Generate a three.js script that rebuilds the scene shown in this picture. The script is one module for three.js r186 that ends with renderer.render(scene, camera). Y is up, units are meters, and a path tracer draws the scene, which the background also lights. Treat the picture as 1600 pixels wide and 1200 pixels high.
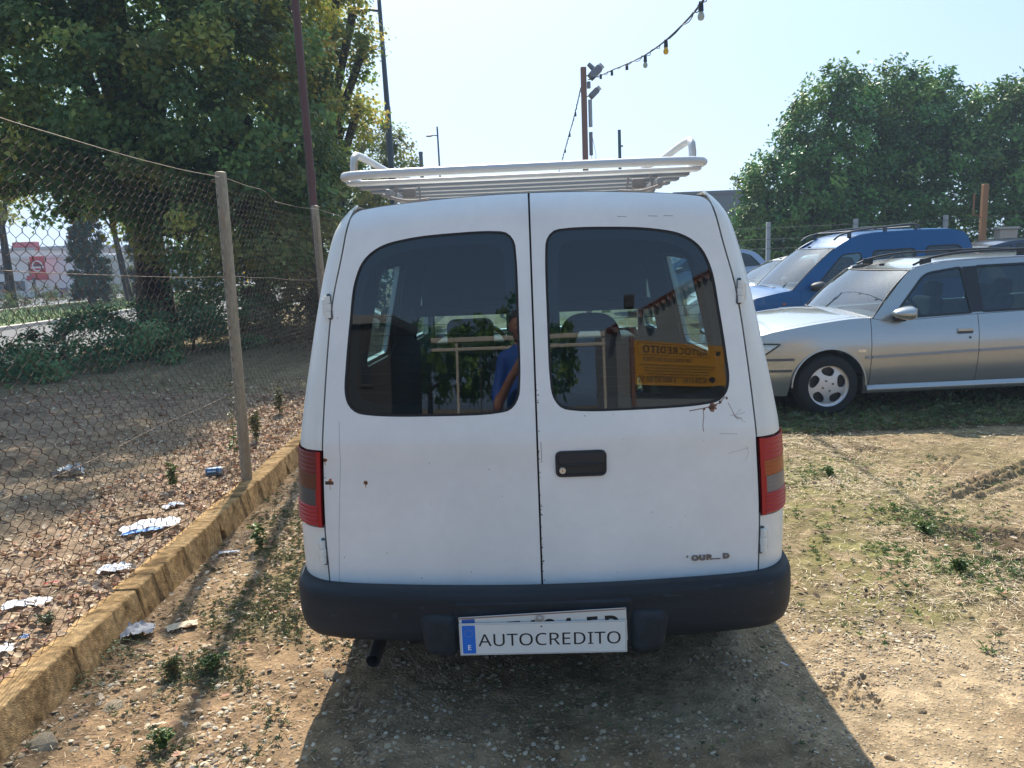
import * as THREE from 'three';
import { mergeGeometries } from 'three/addons/utils/BufferGeometryUtils.js';
import { RoundedBoxGeometry } from 'three/addons/geometries/RoundedBoxGeometry.js';
import { MarchingCubes } from 'three/addons/objects/MarchingCubes.js';
import { FontLoader } from 'three/addons/loaders/FontLoader.js';
import { TextGeometry } from 'three/addons/geometries/TextGeometry.js';

// ------------------------------------------------------------------ camera, sky, sun, exposure
const rad = THREE.MathUtils.degToRad, scene = new THREE.Scene();
const camera = new THREE.PerspectiveCamera(53.13, 4 / 3, 0.02, 1500);
camera.position.set(0, 1.6, 0);
camera.rotation.order = 'YXZ';
camera.rotation.set(rad(-9.4), 0, rad(-2.3));
const renderer = new THREE.WebGLRenderer({ antialias: true });
renderer.toneMapping = THREE.LinearToneMapping;
renderer.toneMappingExposure = 1.75;
renderer.shadowMap.enabled = true;
const SUN_EL = rad(48), SUN_AZ = rad(8);
const sunDir = new THREE.Vector3(-Math.sin(SUN_AZ) * Math.cos(SUN_EL), Math.sin(SUN_EL), -Math.cos(SUN_AZ) * Math.cos(SUN_EL));
const sun = new THREE.DirectionalLight(new THREE.Color(1, 0.93, 0.81), 4.9);
sun.position.copy(sunDir).multiplyScalar(60);
sun.castShadow = true; sun.shadow.mapSize.set(4096, 4096);
Object.assign(sun.shadow.camera, { left: -40, right: 40, top: 40, bottom: -40, far: 160 });
scene.add(sun, sun.target);
{ // hazy autumn noon sky: white towards the sun and the horizon, deep blue away from it
  const W = 512, H = 256, d = new Float32Array(W * H * 4), v = new THREE.Vector3();
  for (let j = 0; j < H; j++) for (let i = 0; i < W; i++) {
    const el = ((j + 0.5) / H - 0.5) * Math.PI, az = ((i + 0.5) / W - 0.5) * 2 * Math.PI;
    v.set(Math.cos(az) * Math.cos(el), Math.sin(el), Math.sin(az) * Math.cos(el));
    const c = v.dot(sunDir), g = Math.acos(THREE.MathUtils.clamp(c, -1, 1)), up = Math.max(v.y, 0);
    const hz = Math.exp(-up * 5.5), glow = 1.25 * Math.exp(-g * 2.6) + 1.6 * Math.exp(-g * 7);
    const ray = 0.75 * (1 + c * c * 0.5), fw = 0.3 + 0.7 * Math.pow((c + 1) / 2, 1.4);
    let r = 0.14 * ray + 0.49 * hz * fw + glow * 0.95, gr = 0.295 * ray + 0.5 * hz * fw + glow * 0.95, b = 0.54 * ray + 0.52 * hz * fw + glow * 0.9;
    if (v.y < 0) { const k = Math.exp(v.y * 4); r *= 0.3 + 0.7 * k; gr *= 0.3 + 0.7 * k; b *= 0.3 + 0.7 * k; }
    d.set([r, gr, b, 1], (j * W + i) * 4);
  }
  const t = new THREE.DataTexture(d, W, H, THREE.RGBAFormat, THREE.FloatType);
  t.mapping = THREE.EquirectangularReflectionMapping; t.magFilter = THREE.LinearFilter; t.wrapS = THREE.RepeatWrapping; t.needsUpdate = true;
  scene.background = t; scene.environment = t;
}

// ------------------------------------------------------------------ helpers
const V = (x, y, z) => new THREE.Vector3(x, y, z), lerp = THREE.MathUtils.lerp, clamp = THREE.MathUtils.clamp, sstep = THREE.MathUtils.smoothstep;
function rng(s) { return () => { s = (s + 0x6d2b79f5) | 0; let t = Math.imul(s ^ (s >>> 15), 1 | s); t = (t + Math.imul(t ^ (t >>> 7), 61 | t)) ^ t; return ((t ^ (t >>> 14)) >>> 0) / 4294967296; }; }
function hash(x, y) { let h = Math.imul(x, 374761393) + Math.imul(y, 668265263) | 0; h = Math.imul(h ^ (h >>> 13), 1274126177); return ((h ^ (h >>> 16)) >>> 0) / 4294967296; }
function noise(x, y) {
  const xi = Math.floor(x), yi = Math.floor(y), u = x - xi, v = y - yi, a = u * u * (3 - 2 * u), b = v * v * (3 - 2 * v);
  return lerp(lerp(hash(xi, yi), hash(xi + 1, yi), a), lerp(hash(xi, yi + 1), hash(xi + 1, yi + 1), a), b) * 2 - 1;
}
function fbm(x, y, n = 4) { let s = 0, a = 0.5; for (let i = 0; i < n; i++) { s += a * noise(x, y); x = x * 2.03 + 17.3; y = y * 2.03 - 9.1; a *= 0.5; } return s; }
function mono(pts, x) { // piecewise smooth curve through [x, y] points
  if (x <= pts[0][0]) return pts[0][1];
  const n = pts.length; if (x >= pts[n - 1][0]) return pts[n - 1][1];
  let i = 0; while (pts[i + 1][0] < x) i++;
  const s = (k) => (k <= 0 ? (pts[1][1] - pts[0][1]) / (pts[1][0] - pts[0][0]) : k >= n - 1 ? (pts[n - 1][1] - pts[n - 2][1]) / (pts[n - 1][0] - pts[n - 2][0]) : (pts[k + 1][1] - pts[k - 1][1]) / (pts[k + 1][0] - pts[k - 1][0]));
  const h = pts[i + 1][0] - pts[i][0], t = (x - pts[i][0]) / h, t2 = t * t, t3 = t2 * t;
  return (2 * t3 - 3 * t2 + 1) * pts[i][1] + (t3 - 2 * t2 + t) * h * s(i) + (3 * t2 - 2 * t3) * pts[i + 1][1] + (t3 - t2) * h * s(i + 1);
}
const used = {};
function numbered(n) { used[n] = (used[n] ?? -1) + 1; return used[n] ? n + '_' + String(used[n]).padStart(3, '0') : n; }
function tag(o, label, category, group, kind) { if (label) o.userData.label = label; if (category) o.userData.category = category; if (group) o.userData.group = group; if (kind) o.userData.kind = kind; return o; }
function thing(name, label, category, p = [0, 0, 0], ry = 0, group) {
  const o = new THREE.Group(); o.name = numbered(name); o.position.set(...p); o.rotation.y = ry; scene.add(o); return tag(o, label, category, group);
}
function shade(o) { o.castShadow = o.receiveShadow = true; return o; }
function part(parent, name, geo, mat, label) {
  const o = shade(new THREE.Mesh(Array.isArray(geo) ? merge(geo) : geo, mat)); o.name = parent === scene ? numbered(name) : name; parent.add(o); if (label) o.userData.label = label; return o;
}
function merge(list) {
  return mergeGeometries(list.map((g) => {
    const q = new THREE.BufferGeometry(), n = g.attributes.position.count;
    q.setAttribute('position', g.attributes.position);
    if (!g.attributes.normal) g.computeVertexNormals();
    q.setAttribute('normal', g.attributes.normal);
    q.setAttribute('uv', g.attributes.uv ?? new THREE.BufferAttribute(new Float32Array(n * 2), 2));
    if (list.every((k) => k.attributes.color)) q.setAttribute('color', g.attributes.color);
    q.setIndex(g.index ?? [...Array(n).keys()]);
    return q;
  }));
}
function mat(c, roughness = 0.6, metalness = 0, o = {}) {
  const m = new THREE.MeshPhysicalMaterial({ roughness, metalness, side: THREE.DoubleSide, ...o });
  if (Array.isArray(c)) m.color.setRGB(...c); else m.color.set(c);
  return m;
}
const box = (w, h, d, x = 0, y = 0, z = 0, r = 0.01, rot) => { const g = new RoundedBoxGeometry(w, h, d, 2, Math.min(r, w / 2.01, h / 2.01, d / 2.01)); if (rot) g.applyMatrix4(new THREE.Matrix4().makeRotationFromEuler(new THREE.Euler(...rot))); return g.translate(x, y, z); };
const tube = (pts, r, seg = 0, rs = 8, closed = false, tension) => { const c = new THREE.CatmullRomCurve3(pts.map((p) => (p.isVector3 ? p : V(...p))), closed, tension === undefined ? 'centripetal' : 'catmullrom', tension ?? 0.5); return new THREE.TubeGeometry(c, seg || pts.length * 6, r, rs, closed); };
function bar(a, b, r0, r1 = r0, rs = 8) { // straight tapered round bar with ends
  const A = a.isVector3 ? a : V(...a), B = b.isVector3 ? b : V(...b), d = B.clone().sub(A), g = new THREE.CylinderGeometry(r1, r0, d.length(), rs, 1);
  g.applyQuaternion(new THREE.Quaternion().setFromUnitVectors(V(0, 1, 0), d.normalize())); return g.translate((A.x + B.x) / 2, (A.y + B.y) / 2, (A.z + B.z) / 2);
}
function grid(nu, nv, fn, flip) { // surface fn(u, v) with u, v in 0..1
  const p = [], uv = [], ix = [];
  for (let j = 0; j <= nv; j++) for (let i = 0; i <= nu; i++) { const q = fn(i / nu, j / nv); p.push(q.x, q.y, q.z); uv.push(i / nu, j / nv); }
  for (let j = 0; j < nv; j++) for (let i = 0; i < nu; i++) { const a = j * (nu + 1) + i, b = a + 1, c = a + nu + 1, d = c + 1; flip ? ix.push(a, c, b, b, c, d) : ix.push(a, b, c, b, d, c); }
  const g = new THREE.BufferGeometry(); g.setAttribute('position', new THREE.Float32BufferAttribute(p, 3)); g.setAttribute('uv', new THREE.Float32BufferAttribute(uv, 2)); g.setIndex(ix); g.computeVertexNormals(); return g;
}
// closed outline with rounded corners: pts [x, y, r]
function rounded(pts, n = 6) {
  const out = [], N = pts.length;
  pts.forEach(([x, y, r = 0], i) => {
    if (!r) return out.push([x, y]);
    const a = pts[(i + N - 1) % N], b = pts[(i + 1) % N], la = Math.hypot(a[0] - x, a[1] - y), lb = Math.hypot(b[0] - x, b[1] - y), k = Math.min(r, la * 0.49, lb * 0.49);
    const p = [x + (a[0] - x) * k / la, y + (a[1] - y) * k / la], q = [x + (b[0] - x) * k / lb, y + (b[1] - y) * k / lb];
    for (let s = 0; s <= n; s++) { const t = s / n; out.push([(1 - t) ** 2 * p[0] + 2 * t * (1 - t) * x + t * t * q[0], (1 - t) ** 2 * p[1] + 2 * t * (1 - t) * y + t * t * q[1]]); }
  });
  return out;
}
function smooth(pts, n) { return new THREE.CatmullRomCurve3(pts.map((p) => V(p[0], p[1], 0)), true, 'centripetal').getSpacedPoints(n).slice(0, n).map((p) => [p.x, p.y]); }
function inset(loop, d) { // move a closed outline inwards by d
  const N = loop.length; let A = 0; loop.forEach((p, i) => { const q = loop[(i + 1) % N]; A += p[0] * q[1] - q[0] * p[1]; });
  const s = A > 0 ? 1 : -1;
  return loop.map((p, i) => { const a = loop[(i + N - 1) % N], b = loop[(i + 1) % N], dx = b[0] - a[0], dy = b[1] - a[1], l = Math.hypot(dx, dy) || 1; return [p[0] - s * dy / l * d, p[1] + s * dx / l * d]; });
}
function inside(p, loop) { let c = false; for (let i = 0, j = loop.length - 1; i < loop.length; j = i++) { const a = loop[i], b = loop[j]; if ((a[1] > p[1]) !== (b[1] > p[1]) && p[0] < (b[0] - a[0]) * (p[1] - a[1]) / (b[1] - a[1]) + a[0]) c = !c; } return c; }
function delaunay(P) {
  const n = P.length, R = 1e3, Q = [...P, [-R, -R], [R, -R], [0, R]], T = [];
  const circ = (a, b, c) => { const [ax, ay] = Q[a], bx = Q[b][0] - ax, by = Q[b][1] - ay, cx = Q[c][0] - ax, cy = Q[c][1] - ay, D = 2 * (bx * cy - by * cx), e = bx * bx + by * by, f = cx * cx + cy * cy, x = (cy * e - by * f) / D, y = (bx * f - cx * e) / D; return [a, b, c, ax + x, ay + y, x * x + y * y]; };
  let tris = [circ(n, n + 1, n + 2)];
  const order = [...Array(n).keys()].sort((i, j) => P[i][0] - P[j][0]); // sweep, so that finished triangles drop out
  const done = [];
  for (const i of order) {
    const [x, y] = P[i], edges = new Map(), keep = [];
    for (const t of tris) {
      const dx = x - t[3], dy = y - t[4];
      if (dx > 0 && dx * dx > t[5]) { done.push(t); continue; }
      if (dx * dx + dy * dy < t[5]) for (const [a, b] of [[t[0], t[1]], [t[1], t[2]], [t[2], t[0]]]) { const k = a < b ? a * 1e5 + b : b * 1e5 + a; edges.has(k) ? edges.set(k, null) : edges.set(k, [a, b]); }
      else keep.push(t);
    }
    tris = keep;
    for (const e of edges.values()) if (e) tris.push(circ(e[0], e[1], i));
  }
  for (const t of [...done, ...tris]) if (t[0] < n && t[1] < n && t[2] < n) T.push([t[0], t[1], t[2]]);
  return T;
}
// sheet over an outline (with holes) in the plane, bent by map(u, v), with a rim of the given thickness turned inwards
function patch(outer, holes, h, map, thick = 0, flip = false) {
  const dense = (loop) => { const o = []; loop.forEach((p, i) => { const q = loop[(i + 1) % loop.length], l = Math.hypot(q[0] - p[0], q[1] - p[1]), n = Math.max(1, Math.round(l / h)); for (let k = 0; k < n; k++) o.push([lerp(p[0], q[0], k / n), lerp(p[1], q[1], k / n)]); }); return o.filter((p, i) => Math.hypot(p[0] - o[(i + 1) % o.length][0], p[1] - o[(i + 1) % o.length][1]) > 1e-4); };
  const loops = [dense(outer), ...(holes ?? []).map(dense)], P = loops.flat();
  let x0 = 1e9, x1 = -1e9, y0 = 1e9, y1 = -1e9; for (const p of loops[0]) { x0 = Math.min(x0, p[0]); x1 = Math.max(x1, p[0]); y0 = Math.min(y0, p[1]); y1 = Math.max(y1, p[1]); }
  const nb = P.length; let row = 0;
  for (let y = y0 + h * 0.5; y < y1; y += h * 0.87) { row++; for (let x = x0 + (row % 2 ? 0.25 : 0.75) * h; x < x1; x += h) {
    const p = [x + (hash(row, Math.round(x * 1e4)) - 0.5) * h * 0.05, y + (hash(Math.round(x * 1e4), row) - 0.5) * h * 0.05];
    if (!inside(p, loops[0]) || loops.slice(1).some((l) => inside(p, l))) continue;
    let ok = true; for (let k = 0; k < nb; k++) if ((P[k][0] - p[0]) ** 2 + (P[k][1] - p[1]) ** 2 < h * h * 0.3) { ok = false; break; }
    if (ok) P.push(p);
  } }
  const tris = delaunay(P.map((p, i) => [p[0] + (hash(i, 7) - 0.5) * 1e-7, p[1] + (hash(i, 9) - 0.5) * 1e-7])), ix = [];
  for (const [a, b, c] of tris) {
    const m = [(P[a][0] + P[b][0] + P[c][0]) / 3, (P[a][1] + P[b][1] + P[c][1]) / 3];
    if (!inside(m, loops[0]) || loops.slice(1).some((l) => inside(m, l))) continue;
    const area = (P[b][0] - P[a][0]) * (P[c][1] - P[a][1]) - (P[c][0] - P[a][0]) * (P[b][1] - P[a][1]);
    if (Math.abs(area) < 1e-9) continue;
    (area > 0) !== flip ? ix.push(a, b, c) : ix.push(a, c, b);
  }
  const pos = [], uv = []; for (const p of P) { const q = map(p[0], p[1]); pos.push(q.x, q.y, q.z); uv.push(p[0], p[1]); }
  const g = new THREE.BufferGeometry(); g.setAttribute('position', new THREE.Float32BufferAttribute(pos, 3)); g.setAttribute('uv', new THREE.Float32BufferAttribute(uv, 2)); g.setIndex(ix); g.computeVertexNormals();
  if (!thick) return g;
  const nrm = g.attributes.normal, rp = [], ru = [], ri = []; let at = 0;
  for (const l of loops) { const n = l.length; for (let i = 0; i < n; i++) { const b = rp.length / 3; for (const k of [at + i, at + (i + 1) % n]) { const p = V(pos[k * 3], pos[k * 3 + 1], pos[k * 3 + 2]), q = V(nrm.getX(k), nrm.getY(k), nrm.getZ(k)).multiplyScalar(-thick).add(p); rp.push(p.x, p.y, p.z, q.x, q.y, q.z); ru.push(...uv.slice(k * 2, k * 2 + 2), ...uv.slice(k * 2, k * 2 + 2)); } ri.push(b, b + 1, b + 2, b + 2, b + 1, b + 3); } at += n; }
  const r = new THREE.BufferGeometry(); r.setAttribute('position', new THREE.Float32BufferAttribute(rp, 3)); r.setAttribute('uv', new THREE.Float32BufferAttribute(ru, 2)); r.setIndex(ri); r.computeVertexNormals();
  return merge([g, r]);
}
function flipZ(g) { const q = g.clone().scale(1, 1, -1), a = q.index?.array; if (a) for (let i = 0; i < a.length; i += 3) [a[i], a[i + 1]] = [a[i + 1], a[i]]; return q; }
function flipX(g) { const q = g.clone().scale(-1, 1, 1), a = q.index?.array; if (a) for (let i = 0; i < a.length; i += 3) [a[i], a[i + 1]] = [a[i + 1], a[i]]; return q; }
function canvasTex(w, h, draw, data) { const c = document.createElement('canvas'); c.width = w; c.height = h; draw(c.getContext('2d'), w, h); const t = new THREE.CanvasTexture(c); if (!data) t.colorSpace = THREE.SRGBColorSpace; t.wrapS = t.wrapT = THREE.RepeatWrapping; t.anisotropy = 8; return t; }
function noiseTex(n, fn, srgb) { // fn(u, v) -> value or [r, g, b] in 0..1, tiling when fn does
  const d = new Uint8Array(n * n * 4); for (let j = 0; j < n; j++) for (let i = 0; i < n; i++) { const v = fn(i / n, j / n), a = Array.isArray(v) ? v : [v, v, v]; d.set([a[0] * 255, a[1] * 255, a[2] * 255, 255].map((x) => clamp(x, 0, 255)), (j * n + i) * 4); }
  const t = new THREE.DataTexture(d, n, n); t.wrapS = t.wrapT = THREE.RepeatWrapping; t.magFilter = THREE.LinearFilter; if (srgb) t.colorSpace = THREE.SRGBColorSpace; t.needsUpdate = true; return t;
}
function tileNoise(u, v, f, seed = 0) { // value noise with period 1 in u and v
  const x = u * f, y = v * f, xi = Math.floor(x), yi = Math.floor(y), a = x - xi, b = y - yi, s = a * a * (3 - 2 * a), t = b * b * (3 - 2 * b), h = (i, j) => hash(((i % f) + f) % f + seed * 131, ((j % f) + f) % f + seed * 57);
  return lerp(lerp(h(xi, yi), h(xi + 1, yi), s), lerp(h(xi, yi + 1), h(xi + 1, yi + 1), s), t);
}
function tileFbm(u, v, f, n, seed = 0) { let s = 0, a = 0.5, w = 0; for (let i = 0; i < n; i++) { s += a * tileNoise(u, v, f << i, seed + i); w += a; a *= 0.55; } return s / w; }
function boxUV(g, s = 1) { // uv in metres by the way each face points
  const q = g.index ? g.toNonIndexed() : g.clone(), p = q.attributes.position, u = new Float32Array(p.count * 2), a = V(), b = V(), c = V();
  for (let i = 0; i < p.count; i += 3) { a.fromBufferAttribute(p, i); b.fromBufferAttribute(p, i + 1); c.fromBufferAttribute(p, i + 2); const n = b.clone().sub(a).cross(c.clone().sub(a)), X = Math.abs(n.x), Y = Math.abs(n.y), Z = Math.abs(n.z); [a, b, c].forEach((w, k) => u.set(Y > X && Y > Z ? [w.x * s, w.z * s] : X > Z ? [w.z * s, w.y * s] : [w.x * s, w.y * s], (i + k) * 2)); }
  q.setAttribute('uv', new THREE.BufferAttribute(u, 2)); return q;
}
function instances(name, geo, m, list, parent, kind, label, category) { // list of { p, s, q | e, c }
  const o = shade(new THREE.InstancedMesh(geo, m, list.length)), M = new THREE.Matrix4(), q = new THREE.Quaternion(), e = new THREE.Euler(), c = new THREE.Color();
  list.forEach((k, i) => { q.setFromEuler(e.set(...k.e)); M.compose(V(...k.p), q, Array.isArray(k.s) ? V(...k.s) : V(k.s, k.s, k.s)); o.setMatrixAt(i, M); if (k.c) o.setColorAt(i, c.setRGB(...k.c)); });
  o.name = parent ? name : numbered(name); (parent ?? scene).add(o); return tag(o, label, category, null, kind);
}
const glassMat = (c, o = {}) => mat(c, 0.01, 0, { transmission: 1, thickness: 0, ior: 1.75, ...o });
const M = {
  black: mat([0.012, 0.013, 0.015], 0.5), rubber: mat([0.012, 0.012, 0.013], 0.75), tyre: mat([0.014, 0.014, 0.015], 0.85), darkTrim: mat([0.03, 0.033, 0.038], 0.85), seat: mat([0.022, 0.026, 0.035], 0.95),
  chrome: mat([0.62, 0.62, 0.6], 0.22, 1), steel: mat([0.42, 0.42, 0.41], 0.42, 0.8), glass: glassMat([0.82, 0.93, 0.9]), glassTint: glassMat([0.32, 0.44, 0.45]), greyPlastic: mat([0.06, 0.065, 0.07], 0.6),
  lensClear: mat([0.5, 0.52, 0.53], 0.1, 0, { clearcoat: 1 }), amber: mat([0.45, 0.09, 0.012], 0.25, 0, { clearcoat: 1 }),
};
function blob(cx, cy, cz, rx, ry, rz, seg = 14) { return new THREE.SphereGeometry(1, seg, Math.round(seg * 0.7)).scale(rx, ry, rz).translate(cx, cy, cz); }
// ------------------------------------------------------------------ ground of the lot and the verge
const grooves = [ // tyre tread prints pressed into the soil: x0, z0, x1, z1, half width, depth
  [2.786, -5.124, 3.197, -5.599, 0.016, 0.03], [2.827 + 0.02, -5.118, 3.241 + 0.02, -5.592, 0.016, 0.03], [2.86 + 0.05, -5.114, 3.252 + 0.07, -5.553, 0.016, 0.03],
  [2.6, -4.6, 3.75, -5.36, 0.03, 0.05], [2.7, -4.55, 3.75, -5.25, 0.025, 0.045], [2.85, -4.55, 3.8, -5.12, 0.02, 0.03],
  [1.118, -2.545, 1.205, -2.672, 0.009, 0.022], [1.152, -2.52, 1.24, -2.65, 0.009, 0.022], [1.192, -2.535, 1.276, -2.66, 0.009, 0.022],
  [2.3, -3.98, 2.75, -3.86, 0.09, 0.07], [2.45, -3.75, 2.9, -3.7, 0.07, 0.06], [1.95, -5.0, 2.2, -5.2, 0.04, 0.025], [1.75, -4.35, 1.95, -4.2, 0.02, 0.02], [2.35, -6.1, 2.75, -5.85, 0.06, 0.03], [2.7, -5.85, 3.0, -5.7, 0.04, 0.03],
];
for (let k = 0; k < 5; k++) { // tread blocks each side of the near print
  grooves.push([1.085 + k * 0.022, -2.56 - k * 0.032, 1.1 + k * 0.022, -2.555 - k * 0.032, 0.008, 0.018]);
  grooves.push([1.235 + k * 0.003, -2.47 - k * 0.028, 1.252 + k * 0.003, -2.47 - k * 0.028, 0.007, 0.016]);
}
for (let k = 0; k < 9; k++) grooves.push([1.07 + k * 0.02, -2.5 - 0.01 * (k % 3), 1.083 + k * 0.02, -2.48 - 0.012 * (k % 2), 0.01, 0.016]);
function segDist(x, z, s) { const dx = s[2] - s[0], dz = s[3] - s[1], t = clamp(((x - s[0]) * dx + (z - s[1]) * dz) / (dx * dx + dz * dz), 0, 1); return Math.hypot(x - s[0] - dx * t, z - s[1] - dz * t); }
const KERB = -1.735, onVerge = (x, z) => x < -1.84;
const rough = (x, z) => clamp(sstep(-x, -0.4, 0.9) + 0.5 * sstep(x, 1.0, 2.0) * sstep(-z, 2.9, 3.4), 0, 1);
function groundY(x, z) {
  const far = 1 - sstep(Math.hypot(x, z), 14, 30); let y = 0;
  if (far > 0) {
    y += (fbm(x * 1.1, z * 1.1, 3) * 0.025 + fbm(x * 7, z * 7, 3) * 0.009) * far;
    if (z < -1.7 && z > -7 && x < 5) {
      y += fbm(x * 30 + 5, z * 30, 3) * (0.005 + 0.008 * rough(x, z));
      if (x > 0.9) for (const s of grooves) { const d = segDist(x, z, s) / s[4]; if (d < 2.6) y += s[5] * (-Math.exp(-d * d) + 0.5 * Math.exp(-3 * (d - 1.7) * (d - 1.7))) * (0.6 + 0.5 * noise(x * 40, z * 40)); }
    }
    const dz = z < -1.6 && z > -16 ? 1 : 0;
    if (dz && x > 1.6 && x < 3.2) y += 0.035 * Math.exp(-((x - (2.05 + 0.12 * Math.sin(z * 2))) ** 2) / 0.12) * sstep(-z, 2.8, 3.4) * (1 - sstep(-z, 4.2, 5.2));
  }
  if (onVerge(x, z)) y += 0.125 * (1 - sstep(-x, 7.4, 8.5)) + 0.1 * sstep(-x, 2.6, 6) * (1 - sstep(-x, 7, 9)) * far;
  else if (x < -1.3) y = y * 0.6 + 0.012 * sstep(-x, 1.4, 1.7);
  return y;
}
function blobs(x, z, list) { let s = 0; for (const [cx, cz, r, k = 1] of list) { const d = ((x - cx) ** 2 + (z - cz) ** 2) / (r * r); if (d < 4) s += k * Math.exp(-d * 1.4); } return s; }
const MOSS = [[2.0, -5.4, 0.7], [1.75, -4.4, 0.5], [1.75, -3.8, 0.35], [1.62, -3.35, 0.22], [1.75, -3.15, 0.2], [1.35, -3.1, 0.14, 0.7], [2.3, -4.7, 0.45, 0.6], [2.2, -3.0, 0.2, 0.7]];
const GREEN_R = [[1.92, -3.7, 0.14], [2.28, -4.05, 0.22], [2.12, -3.5, 0.2], [2.25, -3.33, 0.16], [2.1, -5.2, 0.25, 0.5], [2.42, -4.3, 0.25, 0.7], [2.35, -3.6, 0.16, 0.8], [2.75, -3.3, 0.3, 0.7]];
const GREEN_L = [[-1.4, -2.85, 0.1], [-1.3, -2.92, 0.12], [-1.2, -2.82, 0.1], [-1.3, -3.35, 0.2], [-1.2, -3.65, 0.2], [-1.28, -4.1, 0.25, 0.8], [-1.35, -4.8, 0.35, 0.7], [-1.2, -2.34, 0.1, 0.9], [-1.05, -3.2, 0.2, 0.6], [-1.0, -3.9, 0.25, 0.5]];
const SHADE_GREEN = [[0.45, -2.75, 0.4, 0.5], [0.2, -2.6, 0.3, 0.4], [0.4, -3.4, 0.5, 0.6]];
const DARKMUD = [[2.55, -3.92, 0.2], [2.7, -3.75, 0.25], [2.05, -3.95, 0.16, 0.7], [2.8, -6.0, 0.25, 0.6], [3.2, -5.0, 0.25, 0.5], [2.25, -3.72, 0.12, 0.6], [2.45, -6.1, 0.2, 0.5]];
const STRAW = [[2.02, -3.95, 0.18], [1.95, -3.55, 0.16], [1.9, -3.3, 0.14], [2.0, -3.1, 0.2], [2.3, -3.45, 0.3], [2.5, -5.9, 0.4, 0.9], [2.2, -5.0, 0.5, 0.8], [2.5, -4.8, 0.4, 0.6], [2.2, -6.3, 0.5], [2.6, -3.1, 0.5]];
function groundColor(x, z) {
  let c = [0.36, 0.262, 0.158];
  const mixTo = (d, k) => { k = clamp(k, 0, 1); for (let i = 0; i < 3; i++) c[i] = lerp(c[i], d[i], k); };
  const n1 = fbm(x * 2.3 + 40, z * 2.3, 4), n2 = fbm(x * 11, z * 11 + 3, 3), n3 = noise(x * 55, z * 55);
  mixTo([0.42, 0.32, 0.2], 0.5 + n1);
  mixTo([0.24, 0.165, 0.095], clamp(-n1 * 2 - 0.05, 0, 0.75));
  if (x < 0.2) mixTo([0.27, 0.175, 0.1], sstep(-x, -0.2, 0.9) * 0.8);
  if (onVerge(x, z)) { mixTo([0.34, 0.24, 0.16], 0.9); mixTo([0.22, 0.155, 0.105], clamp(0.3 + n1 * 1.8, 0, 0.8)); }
  if (x > 0.95 && z < -2.85) mixTo([0.21, 0.165, 0.085], sstep(-z, 2.85, 3.3) * clamp(0.55 + n1 * 1.3 + n2 * 0.8, 0, 0.9));
  mixTo([0.2, 0.178, 0.075], 1.1 * blobs(x, z, MOSS) * (0.75 + n2 * 1.6));
  mixTo([0.13, 0.14, 0.05], blobs(x, z, GREEN_R) * (0.55 + n2 * 1.5));
  mixTo([0.14, 0.125, 0.06], blobs(x, z, GREEN_L) * (0.5 + n2 * 1.5));
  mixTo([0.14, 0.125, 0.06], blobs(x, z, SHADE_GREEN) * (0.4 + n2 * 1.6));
  mixTo([0.13, 0.092, 0.055], blobs(x, z, DARKMUD) * (0.9 + n2 * 1.5));
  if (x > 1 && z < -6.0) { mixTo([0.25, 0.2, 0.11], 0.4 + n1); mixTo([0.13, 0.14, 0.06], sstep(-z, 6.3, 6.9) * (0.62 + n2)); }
  if (z < -9 || z > 1) mixTo([0.22, 0.19, 0.1], 0.6);
  const k = 1 + n2 * 0.32 + n3 * 0.12;
  return c.map((v) => Math.max(0.02, v * k));
}
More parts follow.
